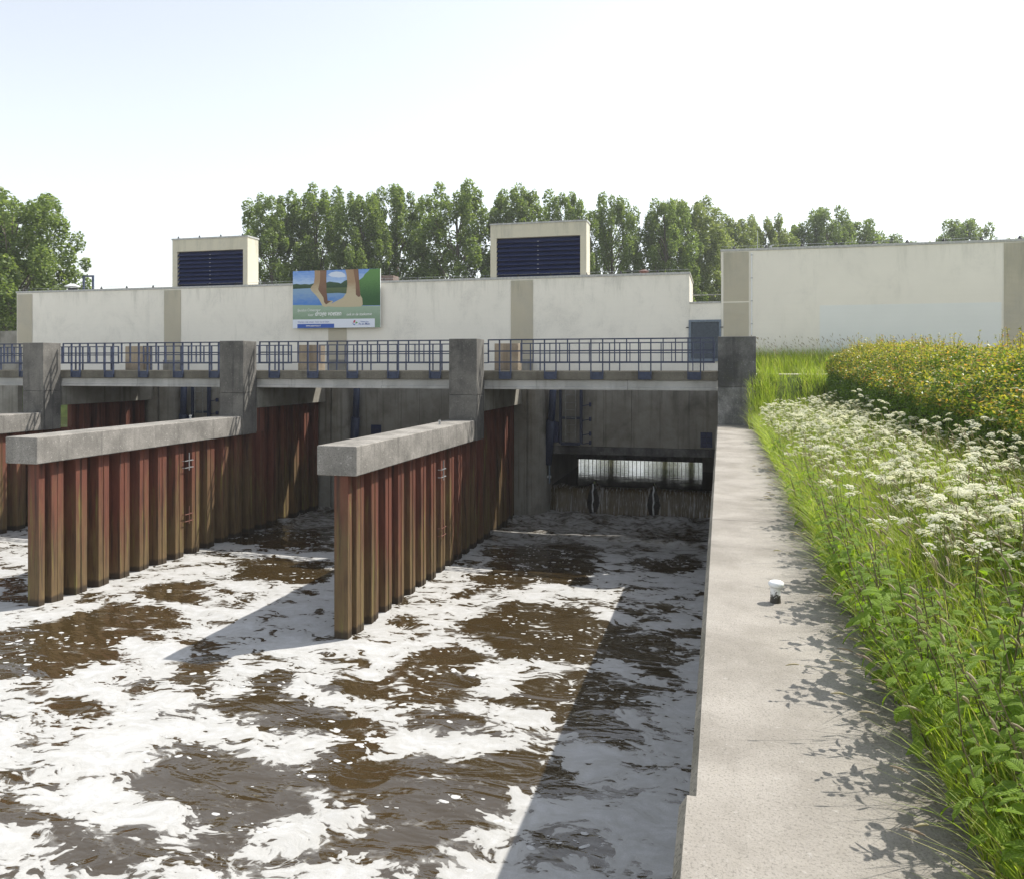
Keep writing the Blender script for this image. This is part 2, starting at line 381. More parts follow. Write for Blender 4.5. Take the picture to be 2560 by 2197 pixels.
# ------------------------------------------------------------------ water with drifting foam
XCP = -8.22
DARK = [
   [(-16.06, 14.83), (-15.49, 15.16), (-15.27, 16.17), (-15.15, 17.26), (-14.23, 17.51), (-12.95, 16.98), (-12.17, 16.4), (-11.87, 15.74), (-12.54, 15.75), (-12.83, 15.15), (-12.75, 14.67), (-12.11, 14.14), (-12.35, 13.93), (-12.48, 13.4), (-12.58, 12.72), (-13.05, 12.59), (-13.57, 12.21), (-16.39, 14.74)] ,
   [(-15.45, 18.62), (-15.27, 19.18), (-13.48, 19.34), (-13.83, 18.54), (-12.52, 18.18), (-13.5, 17.7), (-14.7, 18.08)] ,
   [(-14.87, 21.96), (-14.15, 22.49), (-11.54, 22.67), (-10.83, 20.89), (-11.39, 19.94), (-12.67, 20.13), (-13.63, 20.02), (-13.93, 20.95)] ,
   [(-11.44, 15.34), (-10.71, 15.45), (-10.33, 14.99), (-9.79, 13.97), (-9.36, 13.43), (-9.48, 12.92), (-10.02, 13.14), (-10.31, 13.97)] ,
   [(-11.74, 11.81), (-11.03, 12.26), (-10.55, 11.44), (-10.86, 11.67), (-11.32, 11.65)] ,
   [(-11.0, 10.48), (-10.71, 10.83), (-10.47, 10.53), (-10.7, 10.43)] ,
   [(-7.66, 13.88), (-6.38, 14.34), (-6.32, 15.44), (-6.08, 16.42), (-5.41, 16.59), (-4.79, 15.84), (-4.71, 14.77), (-4.59, 14.08), (-4.88, 13.55), (-5.78, 13.21), (-6.61, 13.32), (-7.34, 13.48)] ,
   [(-7.64, 17.58), (-6.75, 18.2), (-6.83, 17.6), (-7.36, 17.37)] ,
   [(-5.94, 17.91), (-5.37, 18.85), (-5.35, 19.72), (-4.45, 19.96), (-3.07, 19.79), (-2.7, 18.6), (-2.17, 18.15), (-1.29, 18.38), (-0.67, 17.35), (-0.98, 16.9), (-0.98, 15.58), (-1.17, 15.64), (-1.74, 16.24), (-2.32, 16.55), (-2.54, 16.09), (-3.13, 15.93), (-3.65, 16.2), (-4.58, 16.58), (-5.15, 16.96), (-5.49, 17.29)] ,
   [(-4.01, 15.42), (-3.16, 15.65), (-2.55, 15.92), (-1.66, 15.51), (-1.4, 15.17), (-1.25, 14.56), (-1.41, 14.17), (-2.03, 13.96), (-1.42, 13.51), (-1.25, 12.82), (-2.15, 13.01), (-2.43, 13.41), (-2.62, 13.68), (-3.38, 13.83), (-3.63, 14.4), (-3.95, 15.01)] ,
   [(-5.24, 13.03), (-4.86, 13.5), (-4.32, 13.38), (-4.3, 12.79), (-4.94, 12.72)] ,
   [(-9.13, 13.49), (-8.48, 14.45), (-8.09, 13.89), (-7.64, 13.28), (-6.86, 13.04), (-6.03, 12.33), (-5.09, 12.02), (-5.41, 11.77), (-6.26, 12.08), (-6.95, 12.0), (-7.36, 11.99), (-8.38, 12.53), (-8.54, 13.16)] ,
   [(-8.9, 10.94), (-8.74, 11.34), (-8.01, 10.92), (-7.56, 10.47), (-6.91, 10.64), (-5.79, 10.86), (-5.83, 11.16), (-5.02, 11.45), (-4.31, 11.64), (-3.67, 11.49), (-3.13, 11.95), (-2.68, 10.26), (-3.05, 10.1), (-3.15, 9.68), (-2.63, 9.45), (-2.88, 9.23), (-3.52, 9.06), (-4.02, 9.19), (-4.5, 9.79), (-5.35, 10.33), (-5.63, 9.99), (-5.61, 9.38), (-6.01, 9.04), (-5.6, 8.42), (-5.92, 8.54), (-6.22, 8.82), (-6.69, 8.87), (-7.1, 9.41), (-7.64, 9.8), (-8.05, 9.9), (-8.4, 10.33), (-8.06, 10.34)] ,
   [(-3.14, 12.18), (-2.58, 12.33), (-2.28, 12.08), (-2.14, 11.67), (-2.0, 11.19), (-1.63, 11.01), (-2.43, 10.91), (-2.99, 11.51), (-2.95, 11.22), (-2.51, 10.52), (-2.96, 10.21), (-3.13, 9.7), (-2.65, 9.48), (-2.91, 9.24), (-3.31, 9.06), (-3.85, 9.24), (-4.74, 11.37)] ,
   [(-9.94, 8.86), (-9.17, 8.78), (-8.68, 8.57), (-8.34, 8.66), (-7.59, 8.52), (-7.36, 8.64), (-7.42, 8.85), (-6.78, 8.9), (-6.68, 8.76), (-7.0, 8.51), (-6.86, 8.09), (-7.37, 7.91), (-7.73, 8.27), (-8.59, 8.48), (-9.3, 8.3)] ,
   [(-7.49, 25.81), (-4.64, 27.19), (-3.75, 25.88), (-3.72, 23.99), (-3.81, 21.68), (-4.91, 22.03), (-5.05, 21.15), (-6.7, 20.92), (-6.63, 20.33), (-6.59, 22.51), (-6.94, 23.93)] ,
   [(-3.26, 22.46), (-2.25, 22.51), (-2.69, 21.97)] ,
   [(-2.39, 19.97), (-1.21, 20.02), (-1.4, 19.25), (-1.94, 18.95)] ,
   [(-1.67, 18.57), (-0.45, 18.82), (-0.44, 18.39), (-1.29, 18.38)] ,
   [(-2.41, 9.97), (-2.02, 10.26), (-1.5, 10.35), (-1.36, 10.29), (-1.55, 9.98), (-2.18, 9.77)] ,
   [(-16.94, 24.17), (-17.11, 27.03), (-13.98, 27.36), (-12.12, 23.72), (-13.52, 23.35), (-16.2, 24.36)] ,
   [(-20.02, 18.49), (-19.31, 18.81), (-17.18, 16.73), (-17.73, 16.37)] ,
   [(-3.22, 30.05), (-0.65, 29.97), (-0.6, 27.61), (-2.76, 27.68)] ,
   [(-2.9, 25.26), (-0.58, 26.42), (-0.54, 24.57), (-1.96, 23.72)] ,
   [(-8.18, 10.79), (-7.17, 11.05), (-6.7, 10.25), (-7.29, 10.1)] ,
]

def inpoly(px, py, poly):
    c = np.zeros(px.shape, bool); n = len(poly); j = n-1
    for i in range(n):
        xi, yi = poly[i]; xj, yj = poly[j]
        if yi != yj:
            c ^= ((yi > py) != (yj > py)) & (px < (xj-xi)*(py-yi)/(yj-yi)+xi)
        j = i
    return c
wx = np.concatenate([np.arange(-72, -30, 2.0), np.arange(-30, -.09, .085), [-.05, .2, .93]])
wy = np.concatenate([np.arange(-25, 2, 1.5), np.arange(2, 32.6, .085)])
GX, GY = np.meshgrid(wx, wy)
wob = np.vectorize(lambda x, y: noise.noise(Vector((x, y, .3))))
wa = wob(GX*.9, GY*.9)*.22 + wob(GX*2.3+7, GY*2.3)*.12
wb = wob(GX*.9+31, GY*.9)*.22 + wob(GX*2.3+5, GY*2.3+9)*.12
foam = np.ones_like(GX)
for P_ in DARK: foam[inpoly(GX+wa, GY+wb, P_)] = 0
k = 4
def blur(a, k):
    p = np.pad(a, k, mode='edge'); c = np.cumsum(np.cumsum(np.pad(p, ((1,0),(1,0))), 0), 1)
    n = 2*k+1; return (c[n:, n:]-c[:-n, n:]-c[n:, :-n]+c[:-n, :-n])/n**2
foam = blur(blur(foam, 2), 2)
far = np.clip((GY-24.5)/4, 0, 1)
foam = foam*(1-.35*far) + .12*far
churn = np.clip((GY-23)/8, 0, 1)
wave = wob(GX*.55, GY*1.1)*.035 + wob(GX*1.6+3, GY*2.6)*.018
rough_w = wob(GX*1.3+11, GY*2.2+5)*.16 + wob(GX*3.1, GY*4.5+8)*.07
ridge = np.exp(-((GY-27.7-.25*wob(GX*.4, GX*0))/.28)**2)*.13*np.clip(1.2+wob(GX*.9, GY*0+2), .2, 2)
boil = np.exp(-((GY-31.6)/.7)**2)*(.12+.12*np.abs(wob(GX*2.5, GY*3)))
GZ = ZW + wave*(GY > 1.9) + (rough_w*churn**2 + ridge + boil)*(GX > -30)
nwx = len(wx)
idx = np.arange(len(wx)*len(wy)).reshape(len(wy), nwx)
F = np.stack([idx[:-1,:-1], idx[:-1,1:], idx[1:,1:], idx[1:,:-1]], -1).reshape(-1, 4)

def water_mat():
    m = bpy.data.materials.new('foamy_brown_water'); m.use_nodes = True; nt = m.node_tree
    b = nt.nodes['Principled BSDF']; out = nt.nodes['Material Output']
    p = pos_scaled(nt)
    at = N(nt, 'Attribute', attribute_name='foam').outputs['Fac']
    ch = N(nt, 'Attribute', attribute_name='churn').outputs['Fac']
    # broken, scalloped edge of the foam rafts
    wv = N(nt, 'TexNoise', {'Vector': p, 'Scale': 1.1, 'Detail': 2.})
    warp = N(nt, 'VectorMath', {0: wv.outputs['Color'], 1: (.5,.5,.5)}, operation='SUBTRACT')
    warp = N(nt, 'VectorMath', {0: warp.outputs[0], 'Scale': .95}, operation='SCALE')
    q = N(nt, 'VectorMath', {0: p, 1: warp.outputs[0]}, operation='ADD').outputs[0]
    q2 = N(nt, 'Mapping', {'Vector': q, 'Scale': (.75,1.3,1)}).outputs[0]
    n1 = noise_t(nt, q2, 1.25, 3, .45)
    n2 = noise_t(nt, q2, 5.0, 3, .45)
    cell = N(nt, 'TexVoronoi', {'Vector': q2, 'Scale': 2.6, 'Randomness': 1.0}, feature='SMOOTH_F1').outputs['Distance']
    at = mth(nt, 'MULTIPLY_ADD', at, .66, .08)
    val = mth(nt, 'ADD', at, mth(nt, 'MULTIPLY', mth(nt, 'SUBTRACT', n1, .5), 1.9))
    val = mth(nt, 'ADD', val, mth(nt, 'MULTIPLY', mth(nt, 'SUBTRACT', n2, .5), .95))
    val = mth(nt, 'ADD', val, mth(nt, 'MULTIPLY', mth(nt, 'SUBTRACT', noise_t(nt, q2, 10.5, 2, .4), .5), .75))
    val = mth(nt, 'ADD', val, mth(nt, 'MULTIPLY', mth(nt, 'SUBTRACT', .42, cell), .35))
    val = mth(nt, 'ADD', val, mth(nt, 'MULTIPLY', mth(nt, 'SUBTRACT', noise_t(nt, p, 16, 3, .5), .5), .12))
    lace = N(nt, 'TexVoronoi', {'Vector': q2, 'Scale': 9.0, 'Randomness': 1.0}, feature='DISTANCE_TO_EDGE').outputs['Distance']
    lace = mth(nt, 'MULTIPLY', ramp(nt, lace, .09, .02), ramp(nt, val, .33, .5))
    lace = mth(nt, 'MULTIPLY', lace, ramp(nt, noise_t(nt, p, 2.0, 4), .45, .6))
    mask = mth(nt, 'MAXIMUM', ramp(nt, val, .47, .56), mth(nt, 'MAXIMUM', mth(nt, 'MULTIPLY', lace, .75), mth(nt, 'MULTIPLY', mth(nt, 'MULTIPLY', ramp(nt, val, .2, .48), ramp(nt, noise_t(nt, q2, 2.3, 5, .6), .47, .62)), .32)))
    sn = noise_t(nt, N(nt, 'Mapping', {'Vector': q, 'Scale': (1.3,3.2,1)}).outputs[0], 2.4, 7, .65)
    soft = ramp(nt, mth(nt, 'ADD', mth(nt, 'MULTIPLY', val, .35), sn), .46, .86)
    mask = N(nt, 'Mix', {0: ramp(nt, ch, .02, .45), 2: mask, 3: mth(nt, 'MULTIPLY', soft, .8)}, data_type='FLOAT').outputs[0]
    # water
    cb = mix(nt, noise_t(nt, p, .5, 4), (.034,.023,.009), (.055,.038,.017))
    nt.links.new(cb, b.inputs['Base Color']); b.inputs['Roughness'].default_value = .04; b.inputs['IOR'].default_value = 1.5; b.inputs['Specular IOR Level'].default_value = .85
    wp = pos_scaled(nt, .75, 1.5, 1)
    h = mth(nt, 'ADD', noise_t(nt, wp, 1.2, 3, .5, .8), mth(nt, 'MULTIPLY', noise_t(nt, wp, 6, 3, .45, .4), .14))
    bump(nt, b, h, .55, .11)
    # foam
    fine = noise_t(nt, p, 55, 3, .7); mid = noise_t(nt, q, 5, 5, .65)
    thick = ramp(nt, val, .5, 1.2)
    fc = mix(nt, mth(nt, 'MULTIPLY', ramp(nt, fine, .55, .35), .5), (.5,.5,.495), (.33,.33,.325))
    fc = mix(nt, mth(nt, 'MULTIPLY', ramp(nt, mid, .62, .34), .6), fc, (.37,.37,.36))
    fc = mix(nt, thick, mix(nt, .5, fc, (.33,.32,.29)), fc)
    d = N(nt, 'BsdfPrincipled', {'Base Color': fc, 'Roughness': .7, 'Specular IOR Level': .25})
    fh = mth(nt, 'ADD', mth(nt, 'MULTIPLY', ramp(nt, val, .45, .75), 1.0), mth(nt, 'MULTIPLY', mth(nt, 'ADD', fine, mid), .35))
    bn = N(nt, 'Bump', {'Height': fh, 'Strength': .3, 'Distance': .02}); nt.links.new(bn.outputs[0], d.inputs['Normal'])
    mx = N(nt, 'MixShader', {0: mask, 1: b.outputs[0], 2: d.outputs[0]})
    nt.links.new(mx.outputs[0], out.inputs['Surface'])
    return m
M['water'] = water_mat()
me = np_mesh('water', np.stack([GX, GY, GZ], -1).reshape(-1, 3), F, [M['water']], smooth=True)
for nm, arr in (('foam', foam), ('churn', churn**1.5)):
    a = me.attributes.new(nm, 'FLOAT', 'POINT'); a.data.foreach_set('value', arr.ravel().astype(np.float32))
tag(put('water', me), 'brown channel water with rafts of white foam', None, None, 'structure')

# loose flecks of foam drifting between the rafts
fg = np.random.default_rng(77); n = 9000
fx = fg.uniform(-22, -.3, n); fy = 7.5+19*fg.uniform(size=n)**1.2
ii = np.clip(np.searchsorted(wx, fx), 0, len(wx)-1); jj = np.clip(np.searchsorted(wy, fy), 0, len(wy)-1)
clus = wob(fx*.8+5, fy*1.1)+.5*wob(fx*2.1, fy*2.6+4)
keep = (foam[jj, ii] < .75) & (clus+fg.normal(size=n)*.12 > .13)
for k_ in range(3):
    keep &= ~((np.abs(fx-(XCP+k_*DX)) < .5) & (fy > 16))
fx, fy, ii, jj = fx[keep], fy[keep], ii[keep], jj[keep]; n = len(fx)
ang = np.linspace(0, 2*np.pi, 9)[:-1]
ring = np.stack([np.cos(ang)*(1+.22*np.sin(3*ang)), np.sin(ang)*(1+.15*np.cos(2*ang)), 0*ang-.25], -1)
ring2 = ring*np.array([.62,.62,0])+np.array([0,0,.22])
tv = np.concatenate([ring, ring2]); tf = np.array([(i, (i+1)%8, 8+(i+1)%8, 8+i) for i in range(8)]+[(8,9,10,11),(8,11,12,15),(12,13,14,15)])
rz_ = fg.normal(size=n)*.5; c_, s_ = np.cos(rz_), np.sin(rz_); el = fg.uniform(.3,.85,n); zs = np.full(n, .16)
rot = np.zeros((n,3,3)); rot[:,0,0] = c_; rot[:,0,1] = -s_*el; rot[:,1,0] = s_; rot[:,1,1] = c_*el; rot[:,2,2] = zs
sz = .015+.075*fg.uniform(size=n)**2.6
FV, FF_ = scatter(tv, tf, np.stack([fx, fy, GZ[jj, ii]+.004], -1), rot, sz)
ff_m = simple('foam_fleck', (.5,.5,.49), .7, .25, .12, sc=25)
tag(put('floating_foam', np_mesh('floating_foam', FV, FF_, [ff_m])), 'small loose flecks of white foam on the brown water', 'foam', None, 'stuff')

m, nt, b = newmat('canal_water', .05, .5)
b.inputs['Base Color'].default_value = (.03,.028,.015,1); b.inputs['IOR'].default_value = 1.33
bump(nt, b, noise_t(nt, pos_scaled(nt, .5, 2, 1), 2.2, 4, .5), .16, .06)
cw = MB().add([(-72,32.5,ZU),(5.9,32.5,ZU),(5.9,66,ZU),(-72,66,ZU)], [(0,1,2,3)]).put('canal_water', m)
tag(cw, 'still upstream water seen through the sluice opening', None, None, 'structure')

# ------------------------------------------------------------------ walkway (top of the quay wall)
w = MB()
def quay(x0, y0, y1):
    w.add([(.98,y0,0),(x0,y0,0),(x0-.032,y0,-.05),(x0-.032,y0,-6.4),(.98,y0,-6.4),(.98,y1,0),(x0,y1,0),(x0-.032,y1,-.05),(x0-.032,y1,-6.4),(.98,y1,-6.4)],
          [(0,1,6,5)], 0)
    b0 = len(w.v)-10
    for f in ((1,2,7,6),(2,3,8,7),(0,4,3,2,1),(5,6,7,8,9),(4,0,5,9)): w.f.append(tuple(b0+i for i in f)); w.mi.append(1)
quay(-.135, -14, 3.345); quay(-.098, 3.345, 9.468); quay(-.098, 9.476, 16.2); quay(-.098, 16.208, 24.8)
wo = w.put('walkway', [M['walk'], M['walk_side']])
tag(wo, 'pale concrete walkway on top of the quay wall', None, None, 'structure')

# road behind the bridge on the land side
rd = MB(); xs_ = [-.09+.6*i for i in range(60)]
for i in range(59): rd.add([(xs_[i],25.95,1.5),(xs_[i+1],25.95,1.5),(xs_[i+1],29.9,1.5),(xs_[i],29.9,1.5),(xs_[i],25.95,1.3),(xs_[i+1],25.95,1.3),(xs_[i+1],29.9,1.3),(xs_[i],29.9,1.3)], [(0,1,2,3),(0,4,5,1),(2,6,7,3)])
tag(rd.put('road', M['road']), 'pale concrete road leading off the bridge', None, None, 'structure')

# ================================================================== PIERS
XM0, XM1, YC, YK, YK2, TC = -8.70, -7.74, 16.115, 24.82, 25.66, .656
XC = (XM0+XM1)/2
def pile_mesh(top):
    """one steel sheet pile (period 0.8 m along y), local coordinates, x outwards"""
    xo, xi, t = .265, -.17, .016
    prof = [(xo,-.397),(xo,-.215),(xi,-.155),(xi,.155),(xo,.215),(xo,.397)]
    mb = MB(); n = len(prof); z0, z1 = -6.2, top
    def off(i, d):
        a = Vector(prof[max(i-1,0)]); c = Vector(prof[min(i+1,n-1)]); tn = (c-a).normalized()
        return (prof[i][0]-tn.y*d*-1, prof[i][1]+tn.x*d*-1)
    outer = [off(i, t/2) for i in range(n)]; inner = [off(i, -t/2) for i in range(n)]
    ring = outer+inner[::-1]
    mb.prism(ring, z0, z1)
    # interlock bead at the seam
    mb.prism([(xo+.008,.375),(xo+.026,.375),(xo+.026,.396),(xo+.008,.396)], z0, z1-.002)
    return mb.mesh('sheet_pile', [M['rust']])
PILE_LOW = pile_mesh(-TC-.001); PILE_HIGH = pile_mesh(.25)
pier_lab = ['concrete pier with long beam over rusty sheet piles, rightmost, next to the walkway bay',
            'concrete pier with long beam over rusty sheet piles, left of the rightmost one',
            'concrete pier with beam cut off by the left edge of the picture']
def pier(k):
    dx = k*DX
    p = empty('sluice_pier', (XC+dx, YC, ZW), pier_lab[k], 'pier', 'sluice piers')
    MB().box(XM0+dx, XM1+dx, YC, YK-.002, -TC, 0).put('cap_beam', M['conc'], p, bevel=.02)
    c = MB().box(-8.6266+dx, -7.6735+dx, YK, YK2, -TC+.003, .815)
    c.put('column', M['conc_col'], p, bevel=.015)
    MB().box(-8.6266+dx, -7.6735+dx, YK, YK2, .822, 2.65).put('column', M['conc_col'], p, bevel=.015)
    MB().box(-8.60+dx, -7.70+dx, YK2+.12, 30.92, .25, 1.0).put('crosshead', M['conc_under'], p, bevel=.01)
    MB().box(-8.6266+dx, -7.6735+dx, 30.25, 30.85, 1.02, 2.65).put('rear_column', M['conc_warm'], p, bevel=.015)
    # concrete body with rounded nose that the gates close against
    rt = [(-7.72,30.95),(-7.5,30.95),(-7.5,31.07),(-7.42,31.07),(-7.42,30.98)]
    for i in range(9):
        a = i/8*math.pi/2; rt.append((-7.4+.6*math.sin(a), 31.85-.85*math.cos(a)))
    rt.append((-6.8, 39.0))
    lt = [(2*XC-.0 - x if True else x, y) for x, y in rt]
    pts = [(x+dx, y) for x, y in lt[::-1]] + [(x+dx, y) for x, y in rt]
    pts = pts[::-1]
    MB().prism(pts, -6.4, 1.18).put('pier_body', M['conc_under'], p)
    # sheet piles, one object each
    y = 16.75-.4+.4
    # closing angle of the first pile
    xo_, xi_ = XC+.265+dx, XC-.1+dx
    e_ = [(xi_,16.2),(xo_-.03,16.2),(xo_-.03,16.38),(xi_+.12,16.43),(xi_+.12,16.5),(xo_,16.565),(xo_,16.747),(xo_-.016,16.747),(xo_-.016,16.575),(xi_+.104,16.516),(xi_+.104,16.42),(xo_-.046,16.37),(xo_-.046,16.216),(xi_,16.216)]
    dyk = (0, .22, .15)[k]
    e_ = [(a_, b2+dyk) for a_, b2 in e_]
    MB().prism(e_, -6.2, -TC-.001).put('end_pile', M['rust'], p)
    yc = 16.35 + .4 + dyk
    i = 0
    while yc+.4 < 31.3:
        hi = yc-.4 > YK2+.02
        mesh = PILE_HIGH if hi else PILE_LOW
        o = put('sheet_pile', mesh, p, None, (dx+XC - (XC+dx), yc+.4 - YC, -ZW))
        yc += .8; i += 1
    # little stub bolt on the beam
    bx_, by_ = ((-8.2, 22.74), (-8.65-.02+.2, 23.0), (-8.3, 22.8))[k]
    s = MB().lathe((bx_+dx, by_, 0), [(.03,0),(.03,.09),(.042,.092),(.042,.13),(.03,.135)], 10)
    s.put('mooring_stub', M['galv'], p)
    # climbing rungs on the piles
    for zz, mt in ((-1.35, M['galv']), (-3.05, M['rustpipe'])):
        r_ = MB()
        xo = XC+.265+.01+dx
        for dz in (-.11, .11): r_.tube([(xo,21.9,zz+dz),(xo+.1,21.9,zz+dz),(xo+.1,22.3,zz+dz),(xo,22.3,zz+dz)], .014, 6)
        r_.tube([(xo+.1,22.1,zz-.2),(xo+.1,22.1,zz+.36)], .016, 6)
        r_.put('rung', mt, p)
for k in range(3): pier(k)

# ================================================================== SLUICE WALL, OPENINGS, GATES
trickles = []
BAY = ['right bay beside the walkway', 'middle bay between the two near piers', 'left bay behind the left pier']
for k in range(3):
    x1 = -.1 if k == 0 else -9.5+(k-1)*DX; x0 = -6.8+k*DX
    x1b = x1
    wl_ = empty('sluice_wall', ((x0+x1)/2, 32.0, -1.66), 'shaded concrete wall over the opening, ' + BAY[k], 'wall', 'sluice walls')
    n = 6; wdt = (x1-x0)/n
    for i in range(n):
        MB().box(x0+i*wdt+.004, x0+(i+1)*wdt-.004, 32.0+.006*(i % 2), 32.3, -1.46, 1.2).put('wall_panel', M['conc_under'], wl_, bevel=.006)
    MB().box(x0, x1, 31.93, 39.0, -1.78, -1.47).put('lintel', M['conc_black'], wl_, bevel=.01)
    MB().box(x0, x1, 32.31, 39.0, -1.465, 1.15).put('rear_wall', M['conc_under'], wl_)
    MB().box(x0, x1, 38.5, 39.0, -2.74, -1.785).put('added_rear_beam', M['conc_black'], wl_)  # low far-end beam, added unseen to darken the near water's reflection
    if k == 0: MB().box(-.85, -.1, 38.2, 39.0, -6.2, -1.785).put('jamb', M['conc_under'], wl_)
    # trash rack of upright bars
    rk = empty('trash_rack', ((x0+x1)/2, 38.9, ZU), 'rack of thin upright bars inside the opening, ' + BAY[k], 'grating', 'trash racks')
    nb = 30; span = (x1-(.85 if k == 0 else 0))-x0
    bar = MB().box(-.011, .011, -.04, .04, -.6, 1.3).mesh('bar', [M['wetsteel']])
    for i in range(nb):
        put('bar', bar, rk, None, (x0+(i+.5)*span/nb-(x0+x1)/2, .17, 0))
    # weir gate with splitters
    gt = empty('weir_gate', ((x0+x1)/2, 32.5, -3.0), 'dark steel weir gate with water pouring over it, ' + BAY[k], 'gate', 'weir gates')
    MB().prism_x([(32.52,-3.2),(32.62,-3.18),(33.3,-6.0),(33.0,-6.2),(32.6,-4.6)], x0+.05, x1-.05).put('gate_plate', M['wetsteel'], gt)
    for sx in (-5.02, -2.6):
        sp = MB().add([(sx-.09+k*DX,32.30,-3.12),(sx+.09+k*DX,32.30,-3.12),(sx+.09+k*DX,32.75,-3.18),(sx-.09+k*DX,32.75,-3.18),(sx+k*DX,32.16,-2.90),(sx+k*DX,32.7,-2.95)],
             [(0,1,4),(1,2,5,4),(2,3,5),(3,0,4,5),(3,2,1,0)])
        sp.put('flow_splitter', M['wetsteel'], gt)
        tr_ = MB(); q_ = [(sx+k*DX+.02*math.sin(j*2.1), 32.14-.02*j, -2.98-.16*j) for j in range(8)]
        tr_.tube(q_, [.02+.018*abs(math.sin(j*1.9)) for j in range(8)], 6)
        trickles.append(tr_)

def fall_mat():
    m, nt, b = newmat('falling_water', .12, .5)
    st = noise_t(nt, pos_scaled(nt, 9, 2, .35), 1.3, 7, .65)
    st2 = noise_t(nt, pos_scaled(nt, 26, 4, 1.1), 1.3, 5, .7)
    col = mix(nt, noise_t(nt, pos_scaled(nt, 1.2, 1, .3), 1.5, 3), (.045,.037,.018), (.13,.09,.025))
    col = mix(nt, mth(nt, 'MULTIPLY', ramp(nt, st, .5, .68), .7), col, (.42,.42,.41))
    col = mix(nt, mth(nt, 'MULTIPLY', ramp(nt, st2, .55, .68), .75), col, (.7,.7,.69))
    nt.links.new(col, b.inputs['Base Color'])
    bump(nt, b, mth(nt, 'ADD', st, mth(nt, 'MULTIPLY', st2, .5)), .8, .05)
    return m
M['fall'] = fall_mat(); M['trickle'] = simple('aerated_water', (.6,.62,.62), .3, .4, .2)
for k in range(3):
    x1 = -.1 if k == 0 else -9.5+(k-1)*DX; x0 = -6.8+k*DX
    nxw, nt_ = 240, 16
    VV = []; 
    sps = [-5.02+k*DX, -2.6+k*DX]
    for j in range(nt_+1):
        t = j/nt_
        for i in range(nxw+1):
            x = x0+(x1-x0)*i/nxw
            y = 32.62-.16*min(1, t*5) - .36*t**1.0; z = -3.17 - .02*min(1, t*5) - 1.28*t**1.6
            for s_ in sps:
                dd = abs(x-s_); hump = math.exp(-(dd/.22)**2)
                z += .17*hump*max(0, 1-t*1.6); y -= .24*hump*(1-t)*min(1, t*6)
            if x-x0 < .95: y -= .16*math.sin(math.pi*min(1, (x-x0)/.95))*min(1, t*3); z += .1*math.exp(-((x-x0-.45)/.3)**2)*(1-t)
            y -= .035*nz(x*3.5, t*.8, 1, k*3)*min(1, t*3)
            VV.append((x, y, z))
    FF = []
    for j in range(nt_):
        for i in range(nxw):
            x = x0+(x1-x0)*(i+.5)/nxw; t = (j+.5)/nt_
            hole = any(abs(x-s_) < .36*math.sqrt(max(0, t-.08))*(1 if t < .6 else max(0, 1-(t-.6)*2.4)) for s_ in sps)
            if not hole: FF.append((j*(nxw+1)+i, j*(nxw+1)+i+1, (j+1)*(nxw+1)+i+1, (j+1)*(nxw+1)+i))
    o = put('waterfall', np_mesh('waterfall', VV, FF, [M['fall']], smooth=True))
    tag(o, 'sheet of brown water falling over the weir, ' + BAY[k], 'waterfall', 'waterfalls over the weir gates')
    for t_ in trickles[2*k:2*k+2]: t_.put('white_trickle', M['trickle'], o, smooth=True)

# abutment (black weathered block beside the grass) and its wall
ab = empty('bridge_abutment', (.45, 24.82, 0), 'blackened concrete block ending the bridge beside the grass', 'abutment')
MB().box(-.098, 1.0, YK, 25.7, -6.4, 1.12).put('lower_block', M['conc_peel'], ab, bevel=.015)
MB().box(-.098, 1.0, YK, 25.7, 1.126, 2.645).put('upper_block', M['conc_black'], ab, bevel=.02)
MB().box(-.097, .97, 25.71, 39.0, -6.4, 1.02).put('side_wall', M['conc_under'], ab)

# hydraulic rams, ladders, plates
for k in range(3):
    dx = k*DX
    hr = empty('hydraulic_ram', (-6.7+dx, 31.6, -3.0), 'slanted blue hydraulic ram down to the gate, ' + BAY[k], 'hydraulic ram', 'hydraulic rams')
    MB().tube([(-6.52+dx,31.5,1.1),(-6.62+dx,31.58,-.4),(-6.64+dx,31.6,-.45)], [.14,.14,.12], 14).put('cylinder', M['blue'], hr, smooth=True)
    MB().tube([(-6.62+dx,31.59,-.4),(-6.64+dx,31.6,-.44),(-6.8+dx,31.72,-2.2)], [.14,.19,.17], 14).put('sleeve', M['blue'], hr, smooth=True)
    f_ = MB(); f_.box(-6.93+dx,-6.88+dx,31.64,31.8,-2.95,-2.2).box(-6.74+dx,-6.69+dx,31.64,31.8,-2.95,-2.2)
    f_.put('clevis', M['blue_grey'], hr)
    MB().tube([(-6.95+dx,31.72,-2.7),(-6.65+dx,31.72,-2.7)], .06, 10).put('pin', M['galv'], hr)
